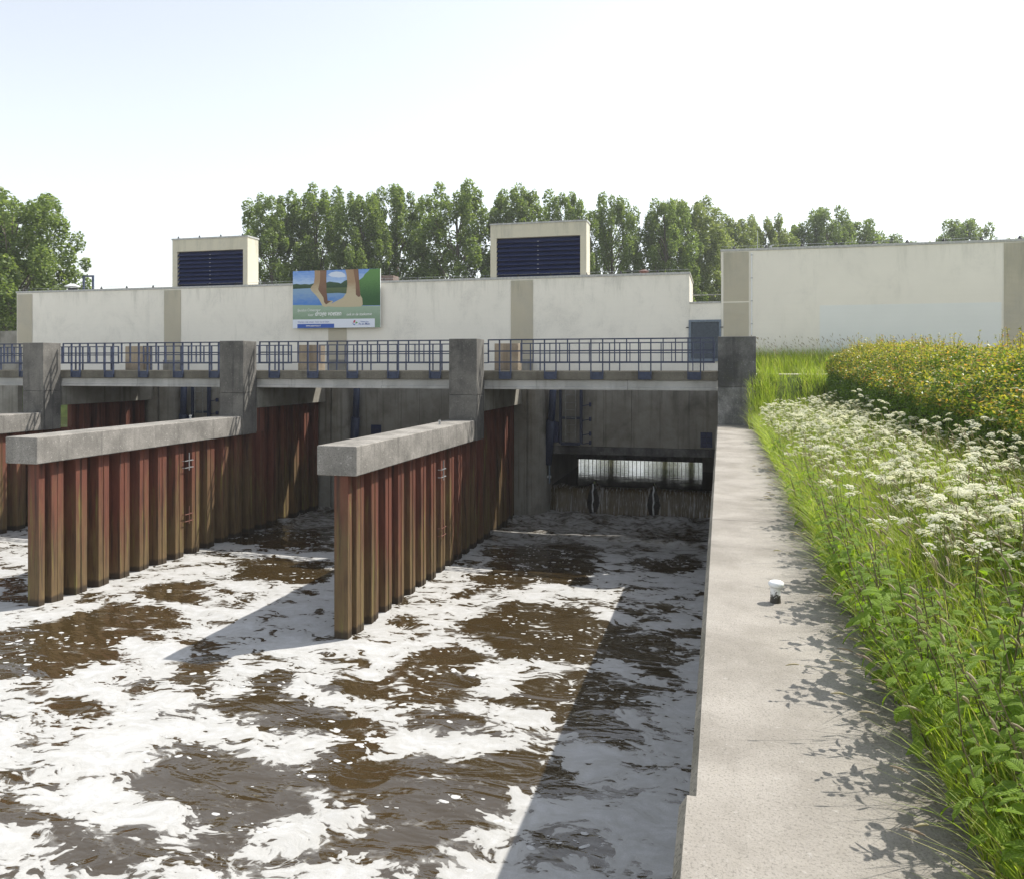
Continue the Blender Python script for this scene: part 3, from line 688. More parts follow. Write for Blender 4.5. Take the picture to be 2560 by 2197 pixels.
for k in (0, 2):
    dx = k*DX
    ld = empty('ladder', (-5.88+dx, 31.8, -1.3), 'pale ladder in a blue steel frame under the bridge, ' + BAY[k], 'ladder', 'ladders under the bridge')
    fr = MB()
    fr.box(-6.34+dx,-6.25+dx,31.75,31.9,-1.36,1.1).box(-5.5+dx,-5.4+dx,31.75,31.9,-1.36,1.1).box(-6.249+dx,-5.501+dx,31.76,31.88,-.37,-.28).box(-6.249+dx,-5.501+dx,31.6,31.9,-1.4,-1.3)
    fr.put('frame', M['blue'], ld)
    MB().box(-6.6+dx,-6.36+dx,31.7,31.9,-1.3,-.5).put('cabinet', M['blue_dark'], ld)
    for x in (-6.05, -5.64): MB().box(x-.018+dx, x+.018+dx, 31.62, 31.66, -1.25, 1.1).put('rail', M['old_steel'], ld)
    rg = MB().tube([(-.195,0,0),(.195,0,0)], .012, 6).mesh('rung', [M['old_steel']])
    for i in range(8): put('rung', rg, ld, None, (-5.845+dx-ld.location.x, -.16, 2.2-i*.3))
    for zz in (.22, -.37, -.95, -1.3):
        a = MB().tube([(-5.4+dx,31.82,zz-.06),(-5.12+dx,31.86,zz)], .016, 6).box(-5.14+dx,-5.06+dx,31.88,31.99,zz-.08,zz+.08)
        a.put('bracket', M['blue_dark'], ld)
    pl = empty('wall_plate', (-.56+dx, 31.98, -1.1), 'small dark blue cover plate on the shaded wall, ' + BAY[k], 'plate', 'cover plates')
    for i in range(3):
        for j in range(2): MB().box(-.78+j*.225+dx, -.56+j*.225+dx, 31.95, 31.995, -1.39+i*.195, -1.2+i*.195).put('tile', M['blue_dark'], pl, bevel=.008)
pl = empty('wall_plate', (-14.43, 31.98, -1.1), 'small dark square plate low on the shaded wall, middle bay', 'plate', 'cover plates')
MB().box(-14.66,-14.2,31.93,31.995,-1.17,-.77).put('cover', M['blue_dark'], pl, bevel=.01)
MB().box(-14.6,-14.26,31.90,31.928,-.99,-.95).put('handle', M['blue'], pl)

# ================================================================== BRIDGE
br = empty('bridge', (-18, 25.66, 1.0), 'low concrete bridge deck crossing the sluice bays', 'bridge')
XB0 = -36
MB().box(XB0, -.1, YK2+.005, 26.0, 1.31, 1.592).put('kerb', M['curb'], br, bevel=.012)
MB().box(XB0, -.1, 29.9, 30.24, 1.31, 1.592).put('kerb', M['curb'], br, bevel=.012)
xe = XB0
for xn in (-29.3,-25.8,-21.4,-17.2,-14.9,-11.4,-8.6,-5.9,-2.9,-.1):
    MB().prism_x([(YK2+.09,1.305),(YK2+.09,1.085),(YK2+.05,1.075),(YK2+.05,.99),(26.4,.99),(26.4,1.305)], xe+.003, xn-.003).put('edge_beam', M['beam'], br, bevel=.008)
    xe = xn
MB().box(XB0, -.1, 29.5, 30.15, .99, 1.305).put('rear_beam', M['beam'], br, bevel=.008)
MB().box(XB0, -.1, 26.41, 29.49, 1.02, 1.3).put('slab', M['conc_under'], br)
MB().box(XB0, -.1, 26.005, 29.895, 1.302, 1.5).put('deck_surface', M['road'], br)

def railing(k, y, rear, label):
    dx = k*DX
    ox = -7.51+dx; s = .3826
    rl = empty('railing', (ox, y, 1.5), label, 'railing', 'blue bridge railings')
    mtl = M['blue']
    L = 19*s
    yb = -1 if not rear else 1
    for zz, nm in ((1.13,'top_rail'),(.755,'middle_rail'),(.39,'lower_rail')):
        MB().box(-.02, L+.02, -.022, .022, zz-.021, zz+.021).put(nm, mtl, rl, loc=(0,0,0))
    zb = -.16 if not rear else .0
    short = MB().box(-.016,.016,-.03,.03,.411,1.109).mesh('post', [mtl]); long_ = MB().box(-.018,.018,-.035,.035,zb,1.109).mesh('post', [mtl])
    for i in range(20):
        if 0 < i < 19 or True:
            put('post', long_ if i % 4 in (1, 2) else short, rl, None, (i*s, -.0008*0+.0, 0))
        if i % 4 == 1 and not rear:
            MB().box(.018, s-.018, -.008, .03, -.17, .075).put('bracket_plate', mtl, rl, loc=(i*s,0,0))
RL = ['right panel nearest the abutment', 'middle panel between the two near columns', 'left panel between the left columns', 'short stretch at the left edge']
for k in range(4):
    railing(k, 25.615, False, 'blue steel railing on the front kerb, ' + RL[k])
    railing(k, 30.07, True, 'blue steel railing on the far kerb, ' + RL[k])

# ================================================================== BUILDINGS
YB = 32.78
def ribs(name, x0, x1, z0, z1, parent, mat=None):
    pitch = .044; n = int((z1-z0)/pitch); VV = []; FF = []
    pts = []
    for i in range(n):
        z = z0+i*pitch
        pts += [(YB-.006, z), (YB-.028, z+.008), (YB-.03, z+.026), (YB-.006, z+.034)]
    pts.append((YB-.006, z0+n*pitch))
    for y, z in pts: VV += [(x0, y, z), (x1, y, z)]
    for i in range(len(pts)-1): FF.append((2*i, 2*i+1, 2*i+3, 2*i+2))
    o = put(name, np_mesh(name, VV, FF, [mat or M['rib']]), parent)
    return o

def roof_edge(parent, x0, x1, y0, y1, z, step=1.5, fs=.05):
    t = MB().box(x0-.03, x1+.03, y0-.035, y0+.2, z-.02, z+.075).box(x0-.03, x0+.2, y0+.201, y1, z-.02, z+.075).box(x1-.2, x1+.03, y0+.201, y1, z-.02, z+.075)
    t.put('roof_trim', M['trim'], parent, bevel=.006)
    x = x0+.5
    ft = MB().lathe((0,0,0), [(fs,0),(fs*.95,.05),(fs*.45,.09),(fs*.2,.13)], 8).mesh('roof_foot', [M['black']])
    while x < x1:
        put('roof_foot', ft, parent, None, (x-parent.location.x, y0+.1-parent.location.y, z+.076-parent.location.z)); x += step*(1+.15*nz(x, 2))
    MB().tube([(x0, y0+.1, z+.19), ((x0+x1)/2, y0+.1, z+.18), (x1, y0+.1, z+.19)], .006, 5).put('lightning_wire', M['galv'], parent)

mb_ = empty('white_building', (-18, YB, 1.2), 'long low white sluice building with ribbed strips and two louvred boxes', 'building')
MB().box(-34.45, -1.23, YB, 36.8, 1.16, 5.45).put('wall', M['white'], mb_, bevel=.012)
MB().box(-34.3, -1.4, YB+.2, 36.6, 5.452, 5.47).put('roof', M['trim'], mb_)
roof_edge(mb_, -34.45, -1.23, YB, 36.8, 5.455)
for xa, xb in ((-34.40,-33.48),(-25.75,-24.83),(-17.12,-16.22),(-8.62,-7.66)):
    ribs('ribbed_strip', xa, xb, 1.2, 5.42, mb_)
    MB().box(xa+.02, xb-.02, YB-.12, YB-.032, 1.16, 2.05).put('plinth', M['conc_under'], mb_, bevel=.01)
MB().box(-1.229, -.004, YB+.02, 36.0, 1.16, 4.26).put('link_wall', M['white'], mb_)
MB().box(-1.228, -.006, YB-.01, YB+.16, 4.262, 4.32).put('link_trim', M['trim'], mb_)
for zz in (4.55, 4.85): MB().tube([(-1.22,35.8,zz),(-.01,35.8,zz)], .018, 6).put('roof_rail', M['galv'], mb_)
# window with grille
wn_ = MB(); wn_.box(-1.26,-1.17,YB-.05,YB+.0,1.95,3.6).box(-.08,.0,YB-.05,YB+.0,1.95,3.6).box(-1.169,-.081,YB-.05,YB+.0,3.52,3.6).box(-1.169,-.081,YB-.05,YB+.0,1.95,2.05)
wo_ = wn_.put('window', M['blue_grey'], mb_)
MB().box(-1.165,-.085,YB+.003,YB+.017,2.055,3.515).put('pane', M['grate'], wo_, loc=(0,0,0))
gr_ = MB()
for i in range(27): gr_.box(-1.155+i*.04,-1.147+i*.04,YB-.03,YB-.022,2.055,3.515)
for i in range(36): gr_.box(-1.165,-.085,YB-.021,YB-.014,2.07+i*.04,2.078+i*.04)
gr_.put('grille', M['blue_grey'], wo_, loc=(0,0,0))
for x in (-1.31, .03):
    MB().tube([(x-.05,YB-.06,3.3),(x+.05,YB-.06,3.3)], .02, 6).put('hinge', M['black'], wo_, loc=(0,0,0))

def louvre_box(x0, x1, lx0, lx1, zl):
    y0, y1, z0, z1 = YB+.05, YB+.95, 5.475, 7.76
    s = MB()
    s.box(x0, lx0, y0, y1, z0, z1).box(lx1, x1, y0, y1, z0, z1).box(lx0, lx1, y0, y1, zl, z1).box(lx0, lx1, y0+.35, y1, z0, zl)
    o = s.put('ventilation_box', M['cream'], mb_)
    MB().box(x0-.03, x1+.03, y0-.03, y1+.03, z1, z1+.07).put('box_trim', M['trim'], o, loc=(0,0,0))
    n = 9; dz = (zl-z0)/n
    sl = MB().prism_x([(0,.0),(.02,-.02),(.2,dz*.98),(.18,dz*1.0)], 0, lx1-lx0-.004).mesh('louvre_slat', [M['blue_dark']])
    for i in range(n):
        put('louvre_slat', sl, o, None, (lx0+.002, y0+.03, z0+i*dz))
    for i in range(n):
        put('louvre_clip', MB().box(-.03,.03,-.012,0,-.01,.015).mesh('louvre_clip', [M['galv']]), o, None, ((lx0+lx1)/2, y0+.03, z0+i*dz))
    MB().box(lx0+.002, lx1-.002, y0+.26, y0+.34, z0, zl-.002).put('louvre_back', M['black'], o, loc=(0,0,0))
    ft = MB().lathe((0,0,0), [(.04,0),(.035,.05),(.02,.1)], 8).mesh('roof_foot', [M['black']])
    for i in range(4): put('roof_foot', ft, o, None, (x0+.3+i*(x1-x0-.6)/3, y0+.05, z1+.07))
louvre_box(-25.34, -21.28, -25.08, -21.52, 7.2)
louvre_box(-9.54, -5.4, -9.27, -5.66, 7.2)

rb = empty('tall_white_building', (6, YB, 1.5), 'tall plain cream-white windowless building behind the hedge', 'building')
MB().box(0.0, 22, YB, 39.5, 1.2, 6.3).put('wall', M['white_r'], rb, bevel=.012)
MB().box(.1, 21.9, YB+.2, 39.4, 6.302, 6.33).put('roof', M['trim'], rb)
roof_edge(rb, 0.0, 22, YB, 39.5, 6.305, 1.25, .07)
ribs('ribbed_strip', .09, 1.05, 1.5, 4.3, rb); ribs('ribbed_strip', .09, 1.05, 4.32, 6.26, rb)
ribs('ribbed_strip', 9.98, 11.0, 1.5, 6.26, rb)
MB().box(3.67, 9.9, YB-.004, YB+.01, 1.3, 4.09).put('painted_patch', M['patch'], rb)
MB().tube([(1.16,YB-.03,1.5),(1.16,YB-.03,6.2)], .022, 8).put('down_pipe', M['panel'], rb)
for z in (6.1,5.2,4.3,3.4,2.5): MB().box(1.12,1.2,YB-.06,YB-.001,z,z+.03).put('pipe_clip', M['galv'], rb)
MB().tube([(1.45,34.5,6.3),(1.45,34.5,7.35)], .012, 5).put('antenna', M['galv'], rb)
MB().tube([(1.95,34,6.3),(1.95,34,6.62),(2.05,34,6.66)], .035, 7).put('vent_pipe', M['galv'], rb)

# low wall left of the building
lw = MB().box(-48, -34.5, YB+.1, YB+.4, -1, 3.55).put('low_wall', M['conc_under'], bevel=.02)
tag(lw, 'low grey concrete wall left of the white building', 'wall')

# things on the roof
v = empty('roof_vent', (-32.2, 34, 5.47), 'small black roof vent with white hood, far left of roof', 'vent')
MB().lathe((-32.2,34,5.47), [(.22,0),(.22,.3)], 14).put('pipe', M['black'], v)
MB().lathe((-32.2,34,5.83), [(.36,0),(.36,.03),(.1,.14)], 14).put('hood', M['panel'], v)
v = empty('roof_hoop', (-31.2, 34, 5.47), 'blue square steel hoop standing on the roof beside the vent', 'hoop')
MB().box(-31.55,-31.47,33.96,34.04,5.47,6.3).put('leg', M['blue'], v); MB().box(-30.98,-30.9,33.96,34.04,5.47,6.3).put('leg', M['blue'], v); MB().box(-31.55,-30.9,33.955,34.045,6.301,6.38).put('crossbar', M['blue'], v)
v = empty('roof_pipe', (-3.2, 34.5, 5.47), 'short reddish brown pipe with cap on the roof edge', 'pipe')
MB().lathe((-3.2,34.5,5.47), [(.13,0),(.13,.3)], 12).put('pipe', M['rustpipe'], v); MB().lathe((-3.2,34.5,5.77), [(.2,0),(.2,.05),(.1,.1)], 12).put('cap', M['rustpipe'], v)
v = MB().box(-15.2,-14.3,33.5,34.2,5.47,5.85).put('chimney_block', M['brick'], bevel=.02); tag(v, 'small brown block on the roof right of the sign', 'chimney')
# ================================================================== SIGN
sg = empty('billboard', (-16.66, 32.55, 3.46), 'printed billboard with bare feet on a jetty above water', 'sign')
SX0, SX1, SZ0, SZ1, SY = -18.78, -14.5, 3.46, 6.05, 32.56
MB().box(SX0, SX1, SY, SY+.06, SZ0, SZ1).put('board', M['panel'], sg)
for x in (-18.2,-16.6,-15.0): MB().box(x, x+.06, SY+.061, YB-.001, SZ0+.2, min(SZ1-.2,5.4)).put('batten', M['galv'], sg)
def flat(name, c, rough=.4, c2=None, z0=0, z1=1, sc=4):
    m, nt, b = newmat(name, rough, .3)
    if c2 is None: b.inputs['Base Color'].default_value = rgb(c)
    else:
        z = N(nt, 'SeparateXYZ', {'Vector': N(nt, 'NewGeometry').outputs['Position']}).outputs[2]
        n = noise_t(nt, pos_scaled(nt, 1, 1, 3), sc, 5, .6)
        f = ramp(nt, mth(nt, 'ADD', z, mth(nt, 'MULTIPLY', mth(nt, 'SUBTRACT', n, .5), (z1-z0)*.9)), z0, z1)
        nt.links.new(mix(nt, f, c, c2), b.inputs['Base Color'])
    return m
def sp(x, y):   # sign sheet coordinates -> sign face
    u = (x-62)/1880.; top = 128-43*u; bot = 1368-28*u
    w_ = 1-(y-top)/(bot-top)
    return SX0+u*(SX1-SX0), SZ0+w_*(SZ1-SZ0)
layer = [0]
def art(name, pts, mat):
    layer[0] += 1; y = SY-.0012*layer[0]
    vv = [(max(SX0, min(SX1, a)), y, max(SZ0, min(SZ1, b_))) for a, b_ in (sp(*p) for p in pts)]
    mbm = MB().add(vv, [tuple(range(len(vv)))])
    o = mbm.put(name, mat, sg); return o
art('printed_sky', [(62,128),(1942,85),(1942,560),(62,560)], flat('print_sky', (.42,.56,.78), c2=(.13,.28,.66), z0=5.3, z1=6.2))
art('printed_cloud', [(830,210),(900,160),(1000,140),(1120,150),(1200,200),(1210,260),(1060,270),(900,250)], flat('print_cloud', (.62,.68,.8)))
art('printed_water', [(62,500),(1942,480),(1942,880),(62,870)], flat('print_water', (.06,.2,.56), c2=(.22,.35,.52), z0=4.4, z1=5.2))
dk = flat('print_trees', (.015,.04,.02), c2=(.05,.1,.05), z0=5.1, z1=5.6, sc=9)
art('printed_trees', [(62,412),(150,400),(230,415),(330,405),(430,415),(530,390),(540,490),(62,512)], dk)
art('printed_trees', [(795,380),(860,355),(960,370),(1050,380),(1110,400),(1190,340),(1250,320),(1260,500),(795,500)], dk)
art('printed_reeds', [(795,490),(1260,480),(1260,620),(1060,600),(795,610)], flat('print_reflection', (.03,.07,.04), c2=(.1,.14,.06), z0=4.8, z1=5.3, sc=12))
art('printed_bush', [(1490,335),(1580,270),(1620,200),(1680,150),(1720,95),(1942,85),(1942,870),(1560,870),(1510,600)], flat('print_bush', (.03,.1,.03), c2=(.11,.25,.07), z0=4.7, z1=5.9, sc=11))
art('printed_jetty', [(62,858),(700,865),(1942,888),(1942,1340),(62,1368)], flat('print_jetty', (.2,.3,.2), c2=(.3,.4,.3), z0=3.7, z1=4.4, sc=6))
skin = flat('print_skin', (.5,.43,.29), c2=(.36,.24,.14), z0=4.9, z1=5.7, sc=3)
skd = flat('print_skin_shade', (.16,.08,.05), c2=(.22,.12,.07), z0=4.6, z1=5.8)
art('printed_foot', [(540,115),(800,100),(795,300),(800,560),(825,770),(900,765),(945,780),(900,850),(840,885),(790,905),(720,885),(640,740),(560,640),(470,550),(450,500),(480,450),(525,400),(545,250)], skin)
art('printed_foot_shade', [(665,110),(800,100),(795,300),(800,560),(825,770),(905,775),(790,850),(750,800),(735,700),(640,560),(620,520),(660,350)], skd)
art('printed_foot', [(1205,95),(1480,85),(1500,350),(1525,650),(1565,720),(1575,850),(1540,895),(1300,905),(1000,905),(840,890),(960,800),(1150,710),(1230,600),(1250,400),(1230,200)], skin)
art('printed_foot_shade', [(1375,90),(1480,85),(1500,350),(1525,680),(1480,690),(1430,640),(1425,400)], skd)
art('printed_band', [(62,1175),(1830,1150),(1830,1337),(62,1365)], flat('print_white', (.72,.76,.85)))
art('printed_bar', [(165,1272),(967,1262),(967,1350),(165,1362)], flat('print_blue', (.035,.1,.42)))
art('logo_shape', [(1372,1232),(1385,1195),(1418,1178),(1420,1215),(1395,1252)], flat('print_red', (.45,.05,.09)))
art('logo_shape', [(1420,1240),(1435,1218),(1478,1238),(1440,1262)], flat('print_green', (.12,.35,.06)))
art('logo_shape', [(1345,1235),(1400,1275),(1440,1255),(1395,1300)], flat('print_logo_blue', (.04,.12,.4)))
def text(s, x, y, size, mat, shear=.2, bold=0., sx=.82):
    layer[0] += 1
    c = bpy.data.curves.new('lettering', 'FONT'); c.body = s; c.size = 1; c.shear = shear; c.offset = bold
    o = bpy.data.objects.new('t', c); link(o); bpy.context.view_layer.update()
    me = bpy.data.meshes.new_from_object(o.evaluated_get(bpy.context.evaluated_depsgraph_get())); bpy.data.objects.remove(o)
    X, Z = sp(x, y)
    for v_ in me.vertices:
        vx, vy = v_.co.x*size*sx, v_.co.y*size
        v_.co = (X+vx, SY-.0012*layer[0], Z+vy)
    me.materials.append(mat); put('lettering', me, sg)
tw = flat('print_letter_white', (.85,.87,.86)); tb = flat('print_letter_blue', (.12,.17,.42))
text('Spuisluis Cr\u00e8vecoeur', 165, 1000, .165, tw)
text('Voor', 390, 1100, .165, tw)
text('droge voeten', 550, 1092, .30, tw, .2, .012, .80)
text('ook in de toekomst', 1230, 1087, .165, tw, .2, .01, .92)
text('Werken met water. Voor nu en later.', 172, 1248, .115, tb, .1, 0, .9)
text('www.aaenmaas.nl', 355, 1325, .125, tw, .2, .008)
text('Waterschap', 1530, 1232, .085, tb, .0, 0, .95)
text('Aa en Maas', 1490, 1285, .13, tb, 0, .006, .9)

# ================================================================== MOORING PIN on the walkway
bl = empty('mooring_pin', (.39, 6.25, 0), 'small white mushroom-headed mooring pin with flaking paint on the walkway', 'bollard')
m, nt, b = newmat('flaking_white_paint', .5, .4)
p = pos_scaled(nt); z = N(nt, 'SeparateXYZ', {'Vector': N(nt, 'NewGeometry').outputs['Position']}).outputs[2]
f = ramp(nt, mth(nt, 'ADD', noise_t(nt, p, 45, 5, .7), mth(nt, 'MULTIPLY', z, 4.2)), .72, .82)
nt.links.new(mix(nt, f, (.05,.045,.035), (.8,.8,.79)), b.inputs['Base Color'])
MB().lathe((.39,6.25,0), [(.04,0),(.037,.03),(.036,.112)], 20).put('stem', m, bl, smooth=False)
MB().lathe((.395,6.25,.113), [(.034,0),(.05,.005),(.057,.02),(.055,.035),(.042,.046),(.02,.051)], 24).put('head', M['panel'], bl, smooth=True)
# ================================================================== TREES
def make_crown(seed, H, Rm, ragged=1.0, nb=84, dens=210, ls=(.2,.38)):
    g = np.random.default_rng(seed)
    tr = MB(); lim = MB()
    tr.tube([(0,0,-.5),(.08,.05,H*.3),(-.05,.1,H*.6),(.05,0,H*.93)], [.34,.26,.15,.03], 9)
    cl = []
    for i in range(nb):
        t = .17+.80*((i+.5)/nb)**.9
        prof = math.sqrt(max(0, 1-((t-.52)/.52)**2)) if t > .52 else .62+.38*(t-.17)/.35
        a = i*2.39996+g.uniform(-.4,.4); r_ = Rm*prof*g.uniform(.35,1.05)
        z = H*t
        c = np.array([r_*math.cos(a), r_*math.sin(a), z+g.uniform(-.3,.6)])
        cl.append((c, g.uniform(.6,1.05)*(.55+.55*prof)))
        z0 = max(.8, z-r_*1.3-.8)
        if i % 2 == 0: lim.tube([(0,0,z0),(c[0]*.5,c[1]*.5,(z0+c[2])/2-.15),tuple(c)], [.08,.05,.015], 5)
    for i in range(26):   # upright tufts that make the outline uneven
        t = g.uniform(.45,1.0); prof = math.sqrt(max(.03, 1-((t-.5)/.55)**2))
        a = g.uniform(0, 2*math.pi); r_ = Rm*prof*g.uniform(.6,1.12)*(1 if t < .85 else .45)
        cl.append((np.array([r_*math.cos(a), r_*math.sin(a), H*t*.97+.4*ragged]), g.uniform(.35,.6)))
    P = []
    for c, s in cl:
        n = int(dens*s**1.6)+40
        d = g.normal(size=(n,3)); d /= np.linalg.norm(d, axis=1)[:,None]
        rr = g.uniform(.35,1.0,n)**.6
        P.append(c+d*rr[:,None]*np.array([s*.85,s*.85,s*1.35]))
    P = np.concatenate(P)
    tv = np.array([(-.5,0,0),(0,-.38,.06),(.55,0,0),(0,.38,.06)]); tf = np.array([(0,1,2,3)])
    V, F = scatter(tv, tf, P, rand_rot(len(P), 1.5, g), g.uniform(*ls,len(P)))
    return tr.mesh('trunk', [M['trunk']]), lim.mesh('limbs', [M['trunk']]), V, F
TREES = []
for s, (mt) in enumerate(('poplar','poplar','poplar','poplar2')):
    a, b_, V, F = make_crown(20+s, 20.0, 4.55, 1.0, 112, 380, (.16,.3))
    TREES.append((a, b_, np_mesh('crown', V, F, [M[mt]])))
a, b_, V, F = make_crown(31, 20.0, 4.9, 1.0, 140, 430, (.15,.28)); TREES.append((a, b_, np_mesh('crown', V, F, [M['poplar']])))
def tree(i, u, top, dpt, var, wide, label):
    """u, top: bearing and height angle as tangents from the walkway's zero point"""
    l = u*dpt; th = .2558
    x = l*math.cos(th)-dpt*math.sin(th); y = l*math.sin(th)+dpt*math.cos(th)
    gz = land(x, y)+.02
    H = 1.75+top*dpt-gz
    r_ = empty('poplar_tree', (x, y, gz), label, 'tree', 'poplar trees behind the sluice')
    sc = H/21.2
    r_.scale = (sc*wide, sc*wide, sc); r_.rotation_euler = (0, 0, i*1.7)
    t = TREES[var]
    for nm, me in (('trunk', t[0]), ('limbs', t[1]), ('crown', t[2])): put(nm, me, r_, None, (0,0,0))
fv = 1618.0
tl = [ # x and top in picture widths of 2072, distance, variant, width factor, label
 (24,352,62,4,1.1,'big leafy poplar at the far left edge, left of the white building'),
 (-70,380,66,1,1.4,'poplar partly cut off by the left edge behind the big tree'),
 (553,380,80,1,1.0,'leftmost poplar of the row, just right of the left louvred box'),
 (640,362,82,2,.95,'second poplar of the row, left above the billboard'),
 (735,374,79,0,.82,'narrow poplar directly above the billboard'),
 (803,358,83,1,.95,'poplar right above the billboard, right of the narrow one'),
 (925,357,80,2,1.08,'rounded poplar between the billboard and the right louvred box'),
 (1052,360,82,0,1.02,'poplar behind the right louvred box, its left tree'),
 (1150,372,78,1,.72,'slim poplar behind the right louvred box, its right tree'),
 (1238,381,80,2,.84,'poplar standing clear just right of the right louvred box'),
 (1345,387,80,0,.9,'poplar above the right end of the low building, left of a pair'),
 (1398,382,84,3,.95,'poplar above the gap between the buildings, right of a pair'),
 (1480,424,90,3,.95,'yellowish haze-paled poplar at the left corner of the tall building'),
 (1545,421,94,3,.9,'yellowish haze-paled poplar behind the antenna on the tall building'),
 (1612,442,98,1,1.1,'low poplar top above the tall building roof, left of the highest'),
 (1672,402,96,2,.8,'highest poplar top above the tall building roof'),
 (1725,432,99,0,1.0,'poplar top leaning on the right of the highest one'),
 (1790,460,102,1,1.05,'small poplar top above the middle of the tall building roof'),
 (1870,472,104,3,1.2,'lowest poplar top above the tall building roof'),
 (1952,427,100,2,.95,'lone rounded poplar top at the right above the tall building'),
 (2080,460,98,0,.8,'poplar top at the right edge of the picture'),
]
for i, (x, tp, d, va, wd, lb) in enumerate(tl):
    tree(i, (x-1036)/fv, (742-tp)/fv, d, va, wd, lb)
# far low bushes along the other bank
bt = []
for i in range(5):
    g_ = np.random.default_rng(90+i); n = 1500
    d = g_.normal(size=(n,3)); d /= np.linalg.norm(d,axis=1)[:,None]; P = d*g_.uniform(.3,1,n)[:,None]**.5*np.array([3.2,1.6,1.7])+np.array([0,0,1.3])
    V, F = scatter(np.array([(-.5,0,0),(0,-.4,.06),(.5,0,0),(0,.4,.06)]), np.array([(0,1,2,3)]), P, rand_rot(n,1.5,g_), g_.uniform(.2,.4,n))
    bt.append(np_mesh('crown', V, F, [M['poplar2']]))
for i, (x, y) in enumerate([(-46,68),(-53,69),(-60,70)]):
    r_ = empty('bush', (x, y, -.9), ['low bush beyond the low wall, under the big left tree', 'low bush beyond the low wall, left of its twin', 'low bush at the left edge beyond the low wall'][i], 'bush', 'bushes on the far bank')
    put('crown', bt[i], r_, None, (0,0,0)); put('stem', MB().tube([(0,0,-.3),(.1,0,1.2)], [.12,.05], 6).mesh('stem', [M['trunk']]), r_, None, (0,0,0))

# ================================================================== HEDGE
hd = empty('hedge', (3.8, 15, .5), 'clipped hedge with orange-tipped young leaves along the bank', 'hedge')
gh = np.random.default_rng(5)
def hedge_top(y): return 1.86+.034*(y-12)
def hedge_pts(n, depth, bias_top=False):
    y = gh.uniform(4.5, 25.2, n)
    s = gh.uniform(0, 1, n)
    top = np.array([hedge_top(q) for q in y]); bot = np.array([bank(3.1, q)+.02 for q in y])
    X0, X1 = 2.95, 4.75
    sl_h, sl_w = .55, .9; sl = math.hypot(sl_h, sl_w)
    per = (top-bot)-sl_h; tot = per+sl+.9
    q = s*tot
    if bias_top: q = per + gh.uniform(-.22, sl+.9, n)
    onf = q < per; ons = (q >= per) & (q < per+sl); ss = np.clip((q-per)/sl, 0, 1)
    z = np.where(onf, bot+q, top-sl_h+sl_h*ss**.8); x = np.where(onf, X0, X0+sl_w*ss+np.clip(q-per-sl, 0, None))
    # rounded shoulder
    dsh = np.where(onf, per-q, q-per)
    rnd = .2*np.clip(1-dsh/.4, 0, 1)**2*.5
    x = x + np.where(onf, rnd, 0); z = z - np.where(onf, 0, rnd)
    bulge = np.array([.15*noise.noise(Vector((a*.8, b_*1.1, .5)))+.12*noise.noise(Vector((a*2.3, b_*2.7, 3.5))) for a, b_ in zip(y, z+x)])
    off = bulge - gh.uniform(0, 1, n)**1.5*depth + gh.normal(size=n)*.02
    nxn = np.where(onf, -1., np.where(ons, -.5, 0.)); nzn = np.where(onf, 0., np.where(ons, .85, 1.))
    y2 = y + np.where(gh.uniform(size=n) < .0, 0, 0)
    return np.stack([x+nxn*off, y2, z+nzn*off], -1)
def hedge_end(n):
    x = gh.uniform(3.05, 4.6, n); y = 25.1+gh.normal(size=n)*.1; z = gh.uniform(1.0, 1.0+1.35*np.clip((x-2.7)/1.0,.35,1))
    return np.stack([x, y, z], -1)
leaf_v = np.array([(0,0,0),(.35,-.27,.05),(1.0,0,-.06),(.35,.27,.05)]); leaf_f = np.array([(0,1,2,3)])
P = np.concatenate([hedge_pts(72000, .24), hedge_end(2500)])
V, F = scatter(leaf_v, leaf_f, P, rand_rot(len(P), 1.9, gh), gh.uniform(.035,.07,len(P)))
o = put('foliage', np_mesh('foliage', V, F, [M['hedge']]), hd); tag(o, kind='stuff')
P = hedge_pts(30000, .14, True); P[:,2] += gh.uniform(-.02,.1,len(P))**1.0
V, F = scatter(leaf_v, leaf_f, P, rand_rot(len(P), 1.3, gh), gh.uniform(.035,.068,len(P)))
Vs, Fs = [V], [F]; base = len(V)
sp_ = hedge_pts(420, .02, True); sp_ = sp_[sp_[:,2] > 1.85]
sh = MB()
for q in sp_:
    hh = gh.uniform(.1,.38)*(1.4 if gh.uniform() < .15 else 1); tipo = gh.normal(size=2)*.05
    sh.tube([tuple(q), (q[0]+tipo[0]*.4, q[1]+tipo[1]*.4, q[2]+hh*.5), (q[0]+tipo[0], q[1]+tipo[1], q[2]+hh)], [.004,.003,.002], 4, cap=False)
    n = int(hh*55)+4; t = gh.uniform(.1,1,n)
    PP = np.stack([q[0]+tipo[0]*t, q[1]+tipo[1]*t, q[2]+hh*t], -1)
    v_, f_ = scatter(leaf_v, leaf_f, PP, rand_rot(n, 1.3, gh), gh.uniform(.03,.055,n)); Vs.append(v_); Fs.append(f_+base); base += len(v_)
o = put('young_shoots', np_mesh('young_shoots', np.concatenate(Vs), np.concatenate(Fs), [M['hedge_top']]), hd); tag(o, 'orange and yellow young leaves along the top', kind='stuff')
tag(sh.put('twigs', M['nstem'], hd), kind='stuff')
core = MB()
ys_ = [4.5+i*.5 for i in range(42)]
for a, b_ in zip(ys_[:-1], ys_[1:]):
    core.add([(3.25,a,bank(3.1,a)-.2),(3.25,b_,bank(3.1,b_)-.2),(3.3,b_,hedge_top(b_)-.8),(3.3,a,hedge_top(a)-.8),(4.2,b_,hedge_top(b_)-.3),(4.2,a,hedge_top(a)-.3),(4.5,b_,0),(4.5,a,0)], [(0,1,2,3),(3,2,4,5),(5,4,6,7)])
